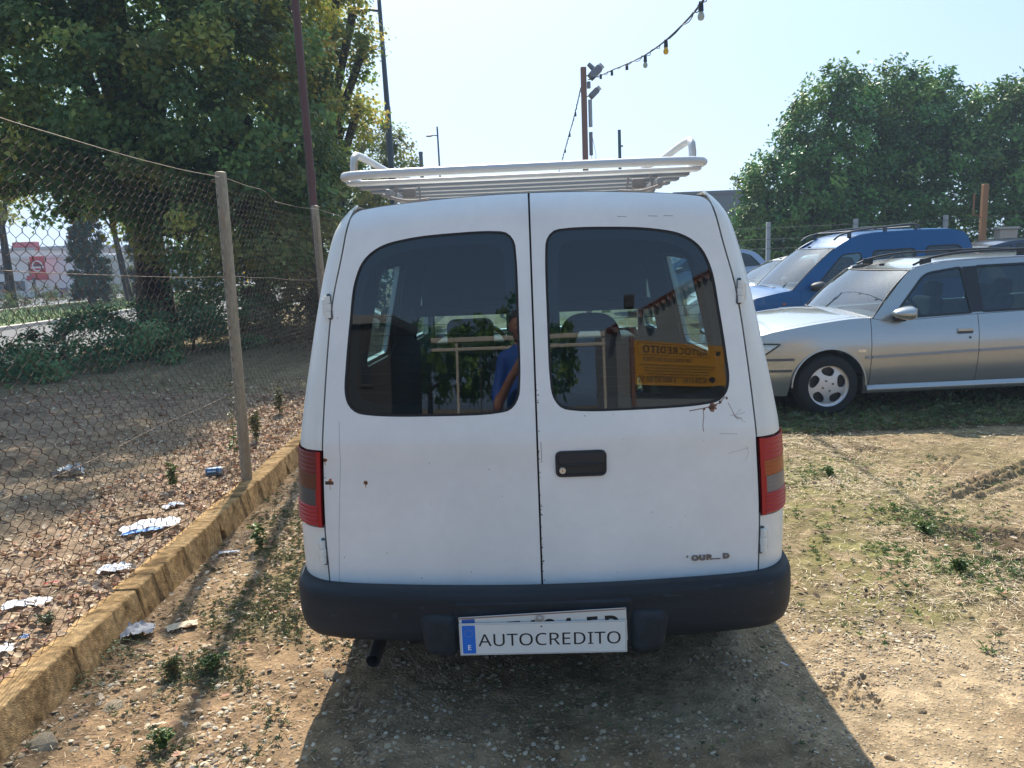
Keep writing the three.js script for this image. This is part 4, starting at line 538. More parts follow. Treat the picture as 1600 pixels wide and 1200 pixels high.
function crown(parent, base, blobs, o) { // every leaf is real: o.n leaves per m2 of crown shell, in clumps that leave gaps
  const r = rng(o.seed), G = () => (r() + r() + r() - 1.5) * 0.82, P = [], C = [], K = o.leaf === 'broad' ? 2.0 : 1.6, [w0, fold, droop] = LEAF[o.leaf], d = V(), n = V(), s = V(), up = o.leaf === 'needle' || o.leaf === 'glossy';
  const leaf = (x, y, z, ox, oy, oz, tone, b) => {
    if (y < (o.floor ?? -9)) return;
    n.set(ox * 0.7 + G() * 1.1, Math.max(0, oy) * 0.4 + 0.45 + G() * 0.8, oz * 0.7 + G() * 1.1).normalize(); d.set(G() + ox * 0.4, up ? 0.35 + Math.abs(G()) : G() * 0.7 - droop, G() + oz * 0.4); d.addScaledVector(n, -d.dot(n)).normalize(); s.crossVectors(d, n);
    const l = o.size * (0.6 + 0.7 * r()), w = l * w0 * (0.8 + 0.4 * r()), f = l * fold * (0.4 + 1.2 * r());
    const X = x - base[0], Y = y - base[1], Z = z - base[2], k = 0.42 * l;
    P.push(X, Y, Z, X + d.x * k + s.x * w + n.x * f, Y + d.y * k + s.y * w + n.y * f, Z + d.z * k + s.z * w + n.z * f, X + d.x * l - n.x * f * 0.5, Y + d.y * l - n.y * f * 0.5, Z + d.z * l - n.z * f * 0.5, X + d.x * k - s.x * w + n.x * f, Y + d.y * k - s.y * w + n.y * f, Z + d.z * k - s.z * w + n.z * f, X + d.x * k * 1.2, Y + d.y * k * 1.2, Z + d.z * k * 1.2);
    for (let q = 0; q < 5; q++) C.push(tone[0] * b * K, tone[1] * b * K, tone[2] * b * K * 0.95);
  };
  for (const [x, y, z, rx, ry, rz, dens = 1] of blobs) {
    const area = (rx * ry + ry * rz + rx * rz) / 3 * 12.6, nC = Math.round(area * (o.clumps ?? 1.3) * dens) + 3, per = Math.max(6, Math.round(o.n * area * dens / nC));
    for (let c = 0; c < nC; c++) {
      d.set(G(), G(), G()).normalize(); const ox = d.x, oy = d.y, oz = d.z, rr = 0.6 + 0.45 * Math.sqrt(r()), cr = (o.clump ?? 0.5) * (0.5 + 0.8 * r()), cx = x + ox * rx * rr, cy = y + oy * ry * rr, cz = z + oz * rz * rr, tone = o.tones[Math.floor(r() ** 1.2 * o.tones.length)], cb = 0.6 + 0.75 * r();
      for (let k = 0; k < per; k++) leaf(cx + G() * cr * 0.85, cy + G() * cr * 0.85 * (o.tall ?? 0.75), cz + G() * cr * 0.85, ox, oy, oz, r() < (o.mix ?? 0.1) ? o.tones[Math.floor(r() * o.tones.length)] : tone, cb * (0.75 + 0.5 * r()));
    }
    const nf = Math.round(area * o.n * (o.fill ?? 0.2) * dens);
    for (let k = 0; k < nf; k++) { d.set(G(), G(), G()).normalize().multiplyScalar(0.75 * Math.cbrt(r())); const ox = d.x, oy = d.y, oz = d.z; leaf(x + ox * rx, y + oy * ry, z + oz * rz, ox, oy, oz, o.tones[0], 0.9); }
  }
  const nl = P.length / 15, ix = new Uint32Array(nl * 12); for (let k = 0; k < nl; k++) { const q = k * 5; ix.set([q, q + 1, q + 4, q + 1, q + 2, q + 4, q + 4, q + 2, q + 3, q, q + 4, q + 3], k * 12); }
  const g = new THREE.BufferGeometry(); g.setAttribute('position', new THREE.Float32BufferAttribute(P, 3)); g.setAttribute('color', new THREE.Float32BufferAttribute(C, 3)); g.setIndex(new THREE.BufferAttribute(ix, 1)); g.computeVertexNormals();
  return part(parent, o.part ?? 'crown', g, crownMats[o.leaf]);
}
function tree(name, label, base, h, tr, blobs, o) {
  const t = thing(name, label, o.cat ?? 'tree', base, 0, o.group), r = rng(o.seed + 100), L = o.lean ?? [0, 0], g = [];
  const top = V(L[0], h, L[1]); g.push(new THREE.CylinderGeometry(tr * 0.6, tr * 1.15, h, 12, 6).translate(0, h / 2 - 0.05, 0).applyMatrix4(new THREE.Matrix4().set(1, L[0] / h, 0, 0, 0, 1, 0, 0, 0, L[1] / h, 1, 0, 0, 0, 0, 1)));
  part(t, 'trunk', g, bark);
  for (const [x, y, z] of blobs) { const e = V(x - base[0], y - base[1], z - base[2]), s = V(L[0] * 0.8, h * (0.75 + 0.25 * r()), L[1] * 0.8), m = s.clone().lerp(e, 0.5).add(V((r() - 0.5) * 0.4, -0.1, (r() - 0.5) * 0.4)); part(t, 'limb', tube([s, m, e], tr * 0.35, 10, 6), bark); }
  crown(t, base, blobs, o); return t;
}
const GREEN = [[0.07, 0.12, 0.035], [0.085, 0.135, 0.038], [0.1, 0.145, 0.04], [0.13, 0.15, 0.045]];
tree('plane_tree', 'huge dense leafy tree filling the upper left behind the fence', [-7.3, 0, -16], 3.2, 0.38, [
  [-6.4, 4.9, -14.5, 3.2, 2.4, 2.6], [-9.4, 5.4, -15, 2.8, 2.4, 2.6], [-8.0, 7.9, -15.2, 4.0, 2.6, 3.2], [-5.6, 6.9, -14.8, 1.7, 2.4, 2.0], [-4.5, 4.2, -14.2, 1.7, 2.0, 1.8], [-4.6, 2.5, -14.2, 1.6, 1.2, 1.7], [-5.9, 2.5, -14.6, 1.4, 0.9, 1.3], [-3.9, 3.2, -14.6, 0.9, 1.3, 1.0], [-7.2, 3.6, -15, 2.6, 1.2, 2], [-11.6, 7.4, -15.5, 2.0, 2.0, 2.2, 0.5], [-9.6, 3.9, -15.5, 1.3, 0.9, 1.4, 0.8], [-8.6, 10.6, -14.2, 3.6, 2.0, 3.0, 0.8], [-5.9, 9.6, -13.6, 2.1, 1.9, 2.2, 0.85], [-7.4, 11.0, -13.4, 2.4, 1.2, 2.0, 0.8]],  // last three blobs: unseen crown top, added to shade the verge
  { seed: 1, n: 185, size: 0.115, tones: [...GREEN, [0.17, 0.19, 0.05], [0.22, 0.21, 0.05]], clump: 0.52, clumps: 1.7, leaf: 'broad', fill: 0.16, mix: 0.14 });
tree('plane_tree', 'backlit tree with yellowing leaves reaching over the dark street lamp', [-4.9, 0, -20], 3, 0.28, [
  [-5.1, 6.2, -19.5, 1.5, 1.8, 1.5], [-3.9, 6.4, -15.2, 0.75, 2.2, 1.2], [-3.75, 4.0, -14.8, 0.6, 1.2, 0.9, 0.7], [-5.0, 8.4, -19.5, 1.7, 1.8, 1.6], [-4.2, 6.6, -19.2, 0.8, 1.2, 0.8], [-5.2, 3.6, -19.2, 1.4, 1.6, 1.4], [-3.9, 4.9, -19.6, 0.8, 0.9, 0.8], [-3.35, 7.3, -19.0, 0.75, 1.0, 0.8, 0.8], [-3.35, 5.3, -19, 0.5, 0.7, 0.5, 0.8], [-3.5, 8.9, -19.4, 0.9, 1.0, 0.9, 0.9], [-3.2, 6.3, -18.8, 0.4, 0.5, 0.4, 0.8], [-5.6, 2.2, -19, 1.3, 1.2, 1.3]],
  { seed: 2, n: 200, size: 0.105, tones: [[0.12, 0.16, 0.04], [0.2, 0.22, 0.05], [0.28, 0.26, 0.06], [0.38, 0.29, 0.065]], clump: 0.5, leaf: 'broad', mix: 0.25 });  // yellow leaves brightened with sun glow, also on the big tree's right side
tree('plane_tree', 'lower rounded tree just left of the roof rack', [-5.0, 0, -27], 2.6, 0.22, [[-4.9, 4.9, -26.5, 1.3, 1.5, 1.2], [-3.9, 4.9, -26.4, 0.9, 1.1, 1.0], [-5.4, 3.2, -26.5, 1.4, 1.3, 1.2], [-3.5, 5.4, -26.3, 0.5, 0.6, 0.5, 0.8], [-4.2, 3.6, -26.4, 1.2, 0.9, 1]], { seed: 3, n: 170, size: 0.11, tones: [[0.09, 0.12, 0.035], [0.13, 0.15, 0.04], [0.2, 0.18, 0.05]], clump: 0.45, leaf: 'broad', mix: 0.2 });
tree('street_tree', 'slender yellow-green street tree at the far left edge', [-24.0, 0.1, -37.5], 5, 0.2, [[-24.0, 8.6, -37, 1.9, 1.7, 1.6], [-22.7, 7.6, -37, 1.2, 1.1, 1.2], [-24.6, 6.6, -37, 1.6, 1.3, 1.5], [-23.4, 5.2, -37, 1.3, 0.8, 1.2, 0.7]], { seed: 4, n: 110, size: 0.15, tones: [[0.16, 0.19, 0.05], [0.24, 0.24, 0.06], [0.3, 0.27, 0.07]], clump: 0.6, leaf: 'broad' });
tree('street_tree', 'thin street tree with a leaning bare trunk between the cypresses', [-18.8, 0.1, -38.5], 4.4, 0.17, [[-19.6, 5.6, -38, 1.6, 1.1, 1.4], [-18.4, 5.2, -38, 1.4, 0.9, 1.2]], { seed: 5, n: 110, size: 0.14, tones: GREEN, clump: 0.55, leaf: 'broad', lean: [-0.5, 0] });
const cypress = (label, x, z, r0, h, seed) => { const t = thing('cypress', label, 'tree', [x, 0.1, z]); part(t, 'trunk', new THREE.CylinderGeometry(0.12, 0.2, h * 0.9, 8).translate(0, h * 0.45, 0), bark); const q = []; for (let k = 0; k < 9; k++) { const y = lerp(0.5, h - 0.3, k / 8), w = r0 * (k < 7 ? 1 - 0.03 * k : 0.75 - 0.3 * (k - 7)); q.push([x, y + 0.1, z, w, h / 12, w]); } crown(t, [x, 0.1, z], q, { seed, n: 380, size: 0.15, tones: [[0.022, 0.05, 0.026], [0.03, 0.065, 0.03]], clump: 0.3, leaf: 'needle', tilt: 0.9, fill: 0.2 }); };
cypress('broad dark columnar cypress beyond the footpath', -20.4, -38, 0.95, 5.2, 41); cypress('narrower dark cypress to the right of the broad one', -20.0, -42.5, 0.7, 5.0, 42);
{ // hedges
  const h = thing('hedge', 'shaggy dark green hedge in the shade behind the fence', 'hedge', [-6.2, 0.1, -11.5]);
  crown(h, [-6.2, 0.1, -11.5], [[-8.0, 0.4, -9.0, 1.1, 0.3, 0.9], [-7.0, 0.42, -9.6, 1.0, 0.34, 0.9], [-6.4, 0.46, -10.6, 0.9, 0.4, 0.9], [-6.0, 0.52, -11.6, 0.9, 0.48, 0.9], [-5.6, 0.7, -12.6, 0.9, 0.66, 0.9], [-5.2, 0.7, -13.6, 0.9, 0.7, 0.9], [-7.4, 0.42, -11, 1.2, 0.36, 1.2], [-6.8, 0.5, -13, 1.3, 0.45, 1.3], [-9.4, 0.36, -10, 1.3, 0.28, 1.2], [-5.1, 0.85, -14.8, 0.9, 0.8, 0.9]], { seed: 51, n: 300, size: 0.085, tones: [[0.06, 0.12, 0.05], [0.075, 0.135, 0.055], [0.09, 0.14, 0.06]], clump: 0.3, leaf: 'fine', part: 'foliage', tilt: 1.4, floor: 0.05, fill: 0.2 });
  part(h, 'stem', [[-7.0, -9.5], [-6.3, -10.7], [-5.9, -11.8], [-5.4, -13]].map(([x, z]) => bar([x + 6.2, 0, z + 11.5], [x + 6.25, 0.7, z + 11.4], 0.03, 0.015, 6)), bark);
  const b = thing('shrub', 'lighter green shrub at the far left edge in front of the hedge', 'shrub', [-7.4, 0.1, -7.9]);
  crown(b, [-7.4, 0.1, -7.9], [[-6.9, 0.45, -7.9, 0.8, 0.5, 0.7], [-6.1, 0.35, -8.2, 0.5, 0.35, 0.5]], { seed: 52, n: 330, size: 0.08, tones: [[0.08, 0.13, 0.04], [0.11, 0.15, 0.05]], clump: 0.28, leaf: 'fine', part: 'foliage', floor: 0.05 });
  const d = thing('shrub', 'dry brownish shrub against the fence beside the white van', 'shrub', [-3.4, 0.12, -12.5]);
  crown(d, [-3.4, 0.12, -12.5], [[-3.4, 0.55, -12.5, 0.9, 0.5, 1.4], [-3.6, 0.9, -14.5, 1.2, 0.9, 1.4]], { seed: 53, n: 260, size: 0.07, tones: [[0.07, 0.055, 0.03], [0.06, 0.075, 0.03], [0.1, 0.07, 0.035]], clump: 0.3, leaf: 'fine', part: 'foliage', floor: 0.05 });
  const e = thing('shrub', 'tall dark shrub under the big tree behind the second fence post', 'shrub', [-5.6, 0.1, -17.2]);
  crown(e, [-5.6, 0.1, -17.2], [[-4.2, 1.5, -17, 1.6, 1.5, 1.2], [-6.2, 1.2, -17.4, 1.3, 1.2, 1.2], [-2.9, 1.4, -18.5, 1.3, 1.6, 1.2]], { seed: 54, n: 170, size: 0.12, tones: [[0.03, 0.055, 0.022], [0.045, 0.07, 0.028]], clump: 0.45, leaf: 'broad', part: 'foliage', floor: 0.1 });
  const f = thing('hedge', 'low trimmed hedge of mixed green and russet along the far street', 'hedge', [-23.8, 0.1, -44]);
  const q = []; for (let k = 0; k < 14; k++) q.push([-23.6 - 0.1 * (k % 2), 0.55, -32 - k * 1.7, 0.6, 0.5, 1.1]); crown(f, [-23.8, 0.1, -44], q, { seed: 55, n: 120, size: 0.11, tones: [[0.07, 0.1, 0.03], [0.1, 0.11, 0.04], [0.16, 0.11, 0.06], [0.12, 0.14, 0.04]], clump: 0.35, leaf: 'fine', part: 'foliage', floor: 0.05 });
}
const GL = [[0.05, 0.13, 0.026], [0.07, 0.15, 0.028], [0.095, 0.17, 0.032], [0.13, 0.19, 0.036]];
tree('fig_tree', 'dark dense tree at the left end of the grove behind the blue van', [9.4, 0, -25], 2, 0.3, [[9.3, 2.9, -24.5, 2.1, 2.0, 1.7], [10.2, 4.6, -24.6, 1.7, 1.9, 1.7], [8.2, 1.6, -24.4, 1.3, 1.5, 1.2], [8.0, 2.9, -24.2, 0.9, 0.9, 0.9], [9.1, 4.6, -24.4, 0.8, 1.1, 0.8, 0.8], [10.6, 2, -24.2, 1.6, 1.6, 1.3], [10.3, 6.1, -24.6, 0.8, 0.9, 0.8, 0.8]], { seed: 61, n: 150, size: 0.165, tones: GL, clump: 0.42, clumps: 1.9, leaf: 'glossy', tall: 1.15, fill: 0.2 });
tree('fig_tree', 'tallest dark green tree in the middle of the grove behind the blue van', [12.8, 0, -26], 2.2, 0.35, [[12.4, 4.9, -25.5, 1.9, 2.1, 1.8], [12.3, 2.7, -25.2, 2.2, 2.0, 1.7], [13.7, 5.0, -25.6, 1.5, 1.5, 1.5], [12.0, 5.9, -25.4, 0.9, 0.9, 0.9, 0.9], [13.7, 6.1, -25.5, 0.8, 0.8, 0.8, 0.8], [14.2, 3.6, -25.2, 1.8, 1.9, 1.6]], { seed: 62, n: 150, size: 0.165, tones: GL, clump: 0.42, clumps: 1.9, leaf: 'glossy', tall: 1.15, fill: 0.2 });
tree('fig_tree', 'broad green tree at the right edge above the dark car', [16.2, 0, -25], 2.2, 0.32, [[16.2, 4.2, -24.4, 1.8, 1.7, 1.7], [14.9, 5.0, -24.8, 1.1, 1.2, 1.1], [17.6, 4.5, -24.6, 1.7, 1.6, 1.6], [15.4, 3.0, -24, 1.6, 1.4, 1.3], [17.4, 3.2, -24, 1.9, 1.7, 1.5], [15.6, 5.7, -24.4, 0.7, 0.8, 0.7, 0.8], [16.8, 5.7, -24.6, 0.6, 0.9, 0.6, 0.8], [18.8, 4, -24.5, 1.6, 2, 1.5]], { seed: 63, n: 165, size: 0.16, tones: GL.slice(1), clump: 0.42, clumps: 1.9, leaf: 'glossy', tall: 1.15, fill: 0.2 });
{ const s = thing('shrub', 'low dark undergrowth below the grove along the far wire fence', 'shrub', [13, 0, -22.5]); crown(s, [13, 0, -22.5], [[8.6, 0.9, -22.8, 1.2, 0.9, 0.8], [10.6, 1.1, -23, 1.4, 1.2, 0.8], [12.8, 1.2, -23, 1.4, 1.4, 0.8], [15, 1.3, -23.2, 1.4, 1.5, 0.8], [17.2, 1.3, -23, 1.4, 1.5, 0.8]], { seed: 64, n: 120, size: 0.15, tones: GL, clump: 0.4, leaf: 'glossy', part: 'foliage', floor: 0.05 }); }
// weeds and small plants one could point at
function weed(label, x, z, h, n, leafS, tones, seed, kind = 'upright') {
  const t = thing('weed', label, 'weed', [x, groundY(x, z), z]), r = rng(seed), list = [];
  for (let k = 0; k < n; k++) { const a = r() * 6.3, l = h * (0.5 + 0.6 * r()), sp = kind === 'upright' ? 0.2 : 0.9, e = V(Math.cos(a) * l * sp * r(), l, Math.sin(a) * l * sp * r()); if (kind === 'trail') e.set(0.05 + 0.16 * r(), -0.1 * r() + 0.02, (r() - 0.5) * 0.22); const m = e.clone().multiplyScalar(0.5).add(V(0, kind === 'trail' ? 0.045 : 0.02, 0)); part(t, 'stem', tube([V(0, 0, 0), m, e], 0.0016, 8, 4), mat([0.12, 0.13, 0.05], 0.8));
    const c = new THREE.CatmullRomCurve3([V(0, 0, 0), m, e]); for (let j = 0; j < 14; j++) { const p = c.getPoint(0.2 + 0.8 * r()), b = 0.7 + 0.6 * r(), tn = tones[Math.floor(r() * tones.length)]; list.push({ p: [p.x + (r() - 0.5) * leafS, p.y, p.z + (r() - 0.5) * leafS], s: leafS * (0.6 + 0.8 * r()), e: [(r() - 0.5) * 1.6 - 0.3, r() * 6.3, (r() - 0.5) * 1.2], c: tn.map((v) => v * b) }); } }
  instances('leaves', leafShape(0.1, 0.3), leafMats.broad, list, t, 'stuff');
}
const WG = [[0.1, 0.17, 0.03], [0.14, 0.2, 0.04], [0.08, 0.14, 0.03]];
weed('bright green weed behind the mesh near the crumpled paper', -2.33, -5.05, 0.2, 9, 0.03, WG, 71); weed('tall thin weed standing left of the first fence post', -2.15, -5.75, 0.62, 3, 0.035, WG, 72);
weed('tuft of green weeds behind the first fence post', -2.2, -6.41, 0.26, 16, 0.035, [[0.12, 0.15, 0.04], [0.18, 0.17, 0.06]], 73); weed('dry tuft by the fence close to the van corner', -2.35, -7.6, 0.3, 14, 0.035, [[0.16, 0.15, 0.05], [0.12, 0.14, 0.05]], 74);
weed('pale trailing plant hanging over the face of the kerb', -1.8, -3.02, 0.1, 8, 0.014, [[0.22, 0.25, 0.13], [0.17, 0.21, 0.1]], 75, 'trail'); weed('second trailing plant hanging over the kerb nearer the camera', -1.8, -2.78, 0.1, 7, 0.014, [[0.22, 0.25, 0.13], [0.15, 0.19, 0.08]], 76, 'trail');
weed('small leafy weed sprouting from gravel beside the holed kerb stone', -1.47, -4.2, 0.17, 6, 0.035, WG, 77, 'open'); weed('reddish green clump on the gravel in front of the kerb', -1.4, -2.84, 0.09, 22, 0.016, [[0.12, 0.15, 0.04], [0.1, 0.14, 0.04], [0.2, 0.1, 0.05]], 78, 'open'); weed('green clump beside the reddish one on the gravel', -1.25, -2.86, 0.08, 20, 0.016, WG, 79, 'open'); weed('little green sprig at the bottom edge left of the shadow', -1.22, -2.36, 0.07, 14, 0.016, WG, 80, 'open'); weed('low green tuft on the verge near the white scraps', -2.0, -3.05, 0.07, 16, 0.015, [[0.1, 0.13, 0.06]], 81, 'open');
weed('green weed clump in the dry grass right of the van', 2.2, -3.95, 0.08, 24, 0.022, WG, 82, 'open'); weed('green tuft at the edge of the straw ridge', 2.1, -3.45, 0.07, 22, 0.02, WG, 83, 'open'); weed('small green tuft farther out near the parked cars', 2.2, -5.2, 0.08, 14, 0.02, WG, 84, 'open'); weed('weed growing in the shade of the silver estate', 3.9, -6.75, 0.22, 10, 0.03, [[0.06, 0.1, 0.03]], 85, 'open');
// ------------------------------------------------------------------ parked cars (x from nose to tail, z towards the lot, local x 0 at the windscreen base or the front wheel)
function wheelGeo(R, w) { return new THREE.LatheGeometry([[R * 0.66, -w / 2], [R * 0.86, -w / 2 - 0.006], [R * 0.96, -w * 0.42], [R, -w * 0.3], [R, w * 0.3], [R * 0.96, w * 0.42], [R * 0.86, w / 2 + 0.006], [R * 0.66, w / 2]].map((p) => new THREE.Vector2(...p)), 48).rotateX(Math.PI / 2); }
const screenGlass = glassMat([0.55, 0.68, 0.7], { ior: 1.9 });
function addWheel(car, x, y, z, R, alloy, detail) {
  const w = part(car, 'wheel', wheelGeo(R, 0.19), M.tyre); w.position.set(x, y, z); const sg = Math.sign(z), rr = R * 0.69;
  part(w, 'brake_disc', new THREE.CylinderGeometry(rr * 0.97, rr * 0.97, 0.02, 32).rotateX(Math.PI / 2).translate(0, 0, sg * 0.02), M.black);
  const holes = []; if (detail) for (let k = 0; k < 5; k++) { const a = k * 1.2566 + 0.35, q = [], c = [[-0.42, 0.56], [-0.1, 0.5], [0.3, 0.62], [0.34, 0.78], [0.1, 0.86], [-0.25, 0.85], [-0.44, 0.74]]; for (const [u, v] of smooth(c.map(([t, d]) => [t, d]), 18)) { const th = a + u * 1.12, d = (0.86 + (v - 0.86) * 1.12) * rr; q.push([Math.cos(th) * d, Math.sin(th) * d]); } holes.push(q); }
  const circle = []; for (let k = 0; k < 48; k++) circle.push([Math.cos(k / 48 * 6.2832) * rr, Math.sin(k / 48 * 6.2832) * rr]);
  const dome = (u, v) => { const d = Math.hypot(u, v) / rr; return V(u, v, sg * (0.075 - 0.018 * d * d + (d > 0.93 ? 0.012 * (d - 0.93) / 0.07 : 0))); };
  part(w, 'hubcap', [patch(circle, holes, 0.018, dome, 0.02, sg < 0), new THREE.TorusGeometry(rr, 0.007, 8, 48).translate(0, 0, sg * 0.069)], alloy);
  if (detail) for (let k = 0; k < 4; k++) { const a = k * Math.PI / 2 + 0.35; part(w, 'wheel_nut', new THREE.CylinderGeometry(0.008, 0.008, 0.014, 10).rotateX(Math.PI / 2).translate(Math.cos(a) * 0.05, Math.sin(a) * 0.05, sg * 0.078), M.greyPlastic); }
}
function makeCar(s) {
  const car = thing(s.name, s.label, s.cat, s.pos, s.ry ?? 0, s.group), belt = (x) => mono(s.belt, x), gr = (x) => mono(s.gr, x), H = s.half, tt = Math.tan(rad(s.tumble ?? 20));
  const Z = (x, y) => { const dn = Math.max(0, (s.nose + 0.75 - x) / 0.75), dt = Math.max(0, (x - s.tail + 0.6) / 0.6), b = belt(x); let h = H * (1 - 0.2 * dn * dn - 0.1 * dt * dt); const yy = Math.min(y, b), m = s.mid ?? 0.6; h -= yy > m ? 0.055 * ((yy - m) / 0.33) ** 2 : 0.06 * ((m - yy) / 0.38) ** 2; if (y > b && x > s.A[0] - 0.3) h -= (y - b) * tt; return h; };
  const low = s.low ?? 0.22, arches = s.wheels.map((x) => [x, s.R + 0.0, s.R + (s.arch ?? 0.065)]);
  const yBot = (x) => { let y = low + (s.lowEnd ?? 0); for (const [c, yc, r] of arches) if (Math.abs(x - c) < r) y = Math.max(y, yc + Math.sqrt(r * r - (x - c) ** 2)); return y; };
  const side = (xa, xb, top = belt, bot = yBot) => { const p = [], n = Math.max(2, Math.ceil((xb - xa) / 0.02)); for (let k = 0; k <= n; k++) { const x = lerp(xa, xb, k / n); p.push([x, bot(x)]); } for (let k = n; k >= 0; k--) { const x = lerp(xa, xb, k / n); p.push([x, top(x)]); } return p; };
  const near = (off) => (x, y) => V(x, y, Z(x, y) + off), far = (off) => (x, y) => V(x, y, -Z(x, y) - off), h = s.h ?? 0.07, paint = s.paint, bodyG = [];
  const cuts = [s.nose + 0.02, ...s.doors, s.tail - 0.02], nm = s.panels;
  for (let k = 0; k < cuts.length - 1; k++) {
    const P = side(cuts[k] + 0.003, cuts[k + 1] - 0.003);
    const o = part(car, nm[k], patch(P, s.cutouts?.[k] ?? [], h, near(0), 0.03), paint); bodyG.push(patch(P, [], 0.12, far(0), 0.02, true));
    const doorN = nm[k] === 'door';
    if (doorN && s.handle) { const [hx, hy] = s.handle(cuts[k + 1]); const c = [hx, hy]; const rim = rounded([[c[0] - 0.085, c[1] - 0.03, 0.02], [c[0] + 0.075, c[1] - 0.03, 0.02], [c[0] + 0.085, c[1] + 0.03, 0.02], [c[0] - 0.085, c[1] + 0.03, 0.02]]); part(o, 'door_handle', [patch(rim, [inset(rim, 0.006)], 0.02, near(0.004), 0.008), box(0.15, 0.028, 0.012, c[0], c[1] + 0.012, Z(c[0], c[1]) + 0.003, 0.005)], paint); part(o, 'handle_recess', patch(inset(rim, 0.006), [], 0.02, near(0.0015)), M.greyPlastic); part(o, 'door_lock', new THREE.CylinderGeometry(0.011, 0.011, 0.008, 16).rotateX(Math.PI / 2).translate(c[0] + 0.045, c[1] - 0.06, Z(c[0] + 0.045, c[1] - 0.06)), M.greyPlastic); }
  }
  // greenhouse frames with window openings, both sides
  const gx = s.gr, frame = []; for (let k = 0; k < 60; k++) { const x = lerp(gx[0][0], gx[gx.length - 1][0], k / 59); frame.push([x, gr(x)]); }
  for (let k = 30; k >= 0; k--) { const x = lerp(gx[0][0] + 0.01, gx[gx.length - 1][0], k / 30); frame.push([x, belt(x) + 0.004]); }
  part(car, 'pillar_frame', patch(frame, s.windows, h, near(0), 0.02), paint); bodyG.push(patch(frame, s.windows, 0.1, far(0), 0.02, true));
  s.windows.forEach((w) => { part(car, 'window_trim', patch(inset(w, -0.012), [inset(w, 0.008)], 0.06, near(0.003)), M.black); part(car, 'side_window', patch(inset(w, -0.004), [], 0.15, near(-0.008)), M.glassTint); part(car, 'side_window', patch(inset(w, -0.004), [], 0.15, far(-0.008), 0, true), M.glassTint); });
  if (s.pillar) part(car, 'door_pillar', patch(s.pillar, [], 0.06, near(0.004)), M.black);
  // hood, windscreen, roof, tail, nose
  const [A0, A1] = [s.A, s.At], cr = s.crown ?? 0.04, rb = s.bulge ?? 0.14;
  const hoodP = (x, t) => V(x - 0.1 * (1 - t * t) * sstep(s.A[0] - x, 0.2, 0), belt(x) + (s.hoodCrown ?? 0.05) * (1 - t * t) ** 0.8 * sstep(x, s.nose - 0.15, s.nose + 0.4), t * Z(x, belt(x)));
  part(car, 'hood', grid(24, 24, (u, v) => hoodP(lerp(s.nose + 0.04, A0[0] - 0.012, u), (v * 2 - 1) * 0.93)), paint);
  for (const sg of [-1, 1]) bodyG.push(grid(24, 2, (u, v) => hoodP(lerp(s.nose + 0.02, A0[0] + 0.02, u), sg * lerp(0.936, 1, v))));
  const scr = (u, v, o = 0) => { const x = lerp(A0[0], A1[0], v), y = lerp(A0[1], A1[1], v) + 0.03 * Math.sin(v * Math.PI), t = u * 2 - 1; return V(x - rb * (1 - t * t) - o, y + o, t * (Z(x, y) - 0.012)); };
  part(car, 'windscreen', grid(16, 12, (u, v) => scr(u, v)), s.screen ?? screenGlass);
  part(car, 'windscreen_seal', [tube([0, 0.1, 0.3, 0.5, 0.7, 0.9, 1].map((t) => scr(t, 0)), 0.012, 30, 6), tube([0, 0.25, 0.5, 0.75, 1].map((t) => scr(1, t)), 0.008, 20, 6), tube([0, 0.25, 0.5, 0.75, 1].map((t) => scr(0, t)), 0.008, 20, 6), tube([0, 0.25, 0.5, 0.75, 1].map((t) => scr(t, 1)), 0.008, 20, 6)], M.black);
  const rx = s.roofEnd, roofY = (x, t) => gr(x) + cr * (1 - t * t) ** 0.9;
  part(car, 'roof', grid(30, 28, (u, v) => { const t = v * 2 - 1, x = lerp(A1[0] - rb * (1 - t * t) * 0.98, rx, u), xe = Math.max(x, A1[0]); return V(x, lerp(A1[1] + 0.004, roofY(xe, t), sstep(x, A1[0] - rb, A1[0] + 0.25) * 0.999) * 0 + (x < A1[0] + 0.25 ? lerp(scr(v, 1).y + 0.002, roofY(Math.max(x, A1[0]), t), sstep(u, 0, 0.22)) : roofY(x, t)), t * Z(xe, gr(xe))); }), paint);
  const tp = s.tailP; bodyG.push(grid(16, 12, (u, v) => { const t = u * 2 - 1, f = v * (tp.length - 1), i = Math.min(tp.length - 2, Math.floor(f)), x = lerp(tp[i][0], tp[i + 1][0], f - i), y = lerp(tp[i][1], tp[i + 1][1], f - i); return V(x + 0.05 * (1 - t * t), y + (v === 0 ? cr * (1 - t * t) : 0), t * Z(Math.min(x, s.tail), y)); }));
  bodyG.push(grid(16, 8, (u, v) => { const t = u * 2 - 1, y = lerp(belt(s.nose + 0.05), low, v); return V(s.nose + 0.03 - 0.13 * (1 - t * t) - 0.05 * Math.sin(v * 3), y, t * Z(s.nose + 0.02, y)); }));
  part(car, 'body', bodyG, paint);
  part(car, 'underbody', [box(s.tail - s.nose - 0.5, 0.16, H * 1.6, (s.nose + s.tail) / 2, low + 0.1, 0, 0.04), ...s.wheels.map((x) => new THREE.CylinderGeometry(s.R + 0.06, s.R + 0.06, H * 1.5, 24, 1, false).rotateX(Math.PI / 2).translate(x, s.R + 0.01, 0).scale(1, 1, 0.8))], M.black);
  for (const x of s.wheels) for (const sg of [-1, 1]) addWheel(car, x, s.R, sg * (H - 0.105), s.R, s.alloy ?? M.steel, s.detail && sg > 0);
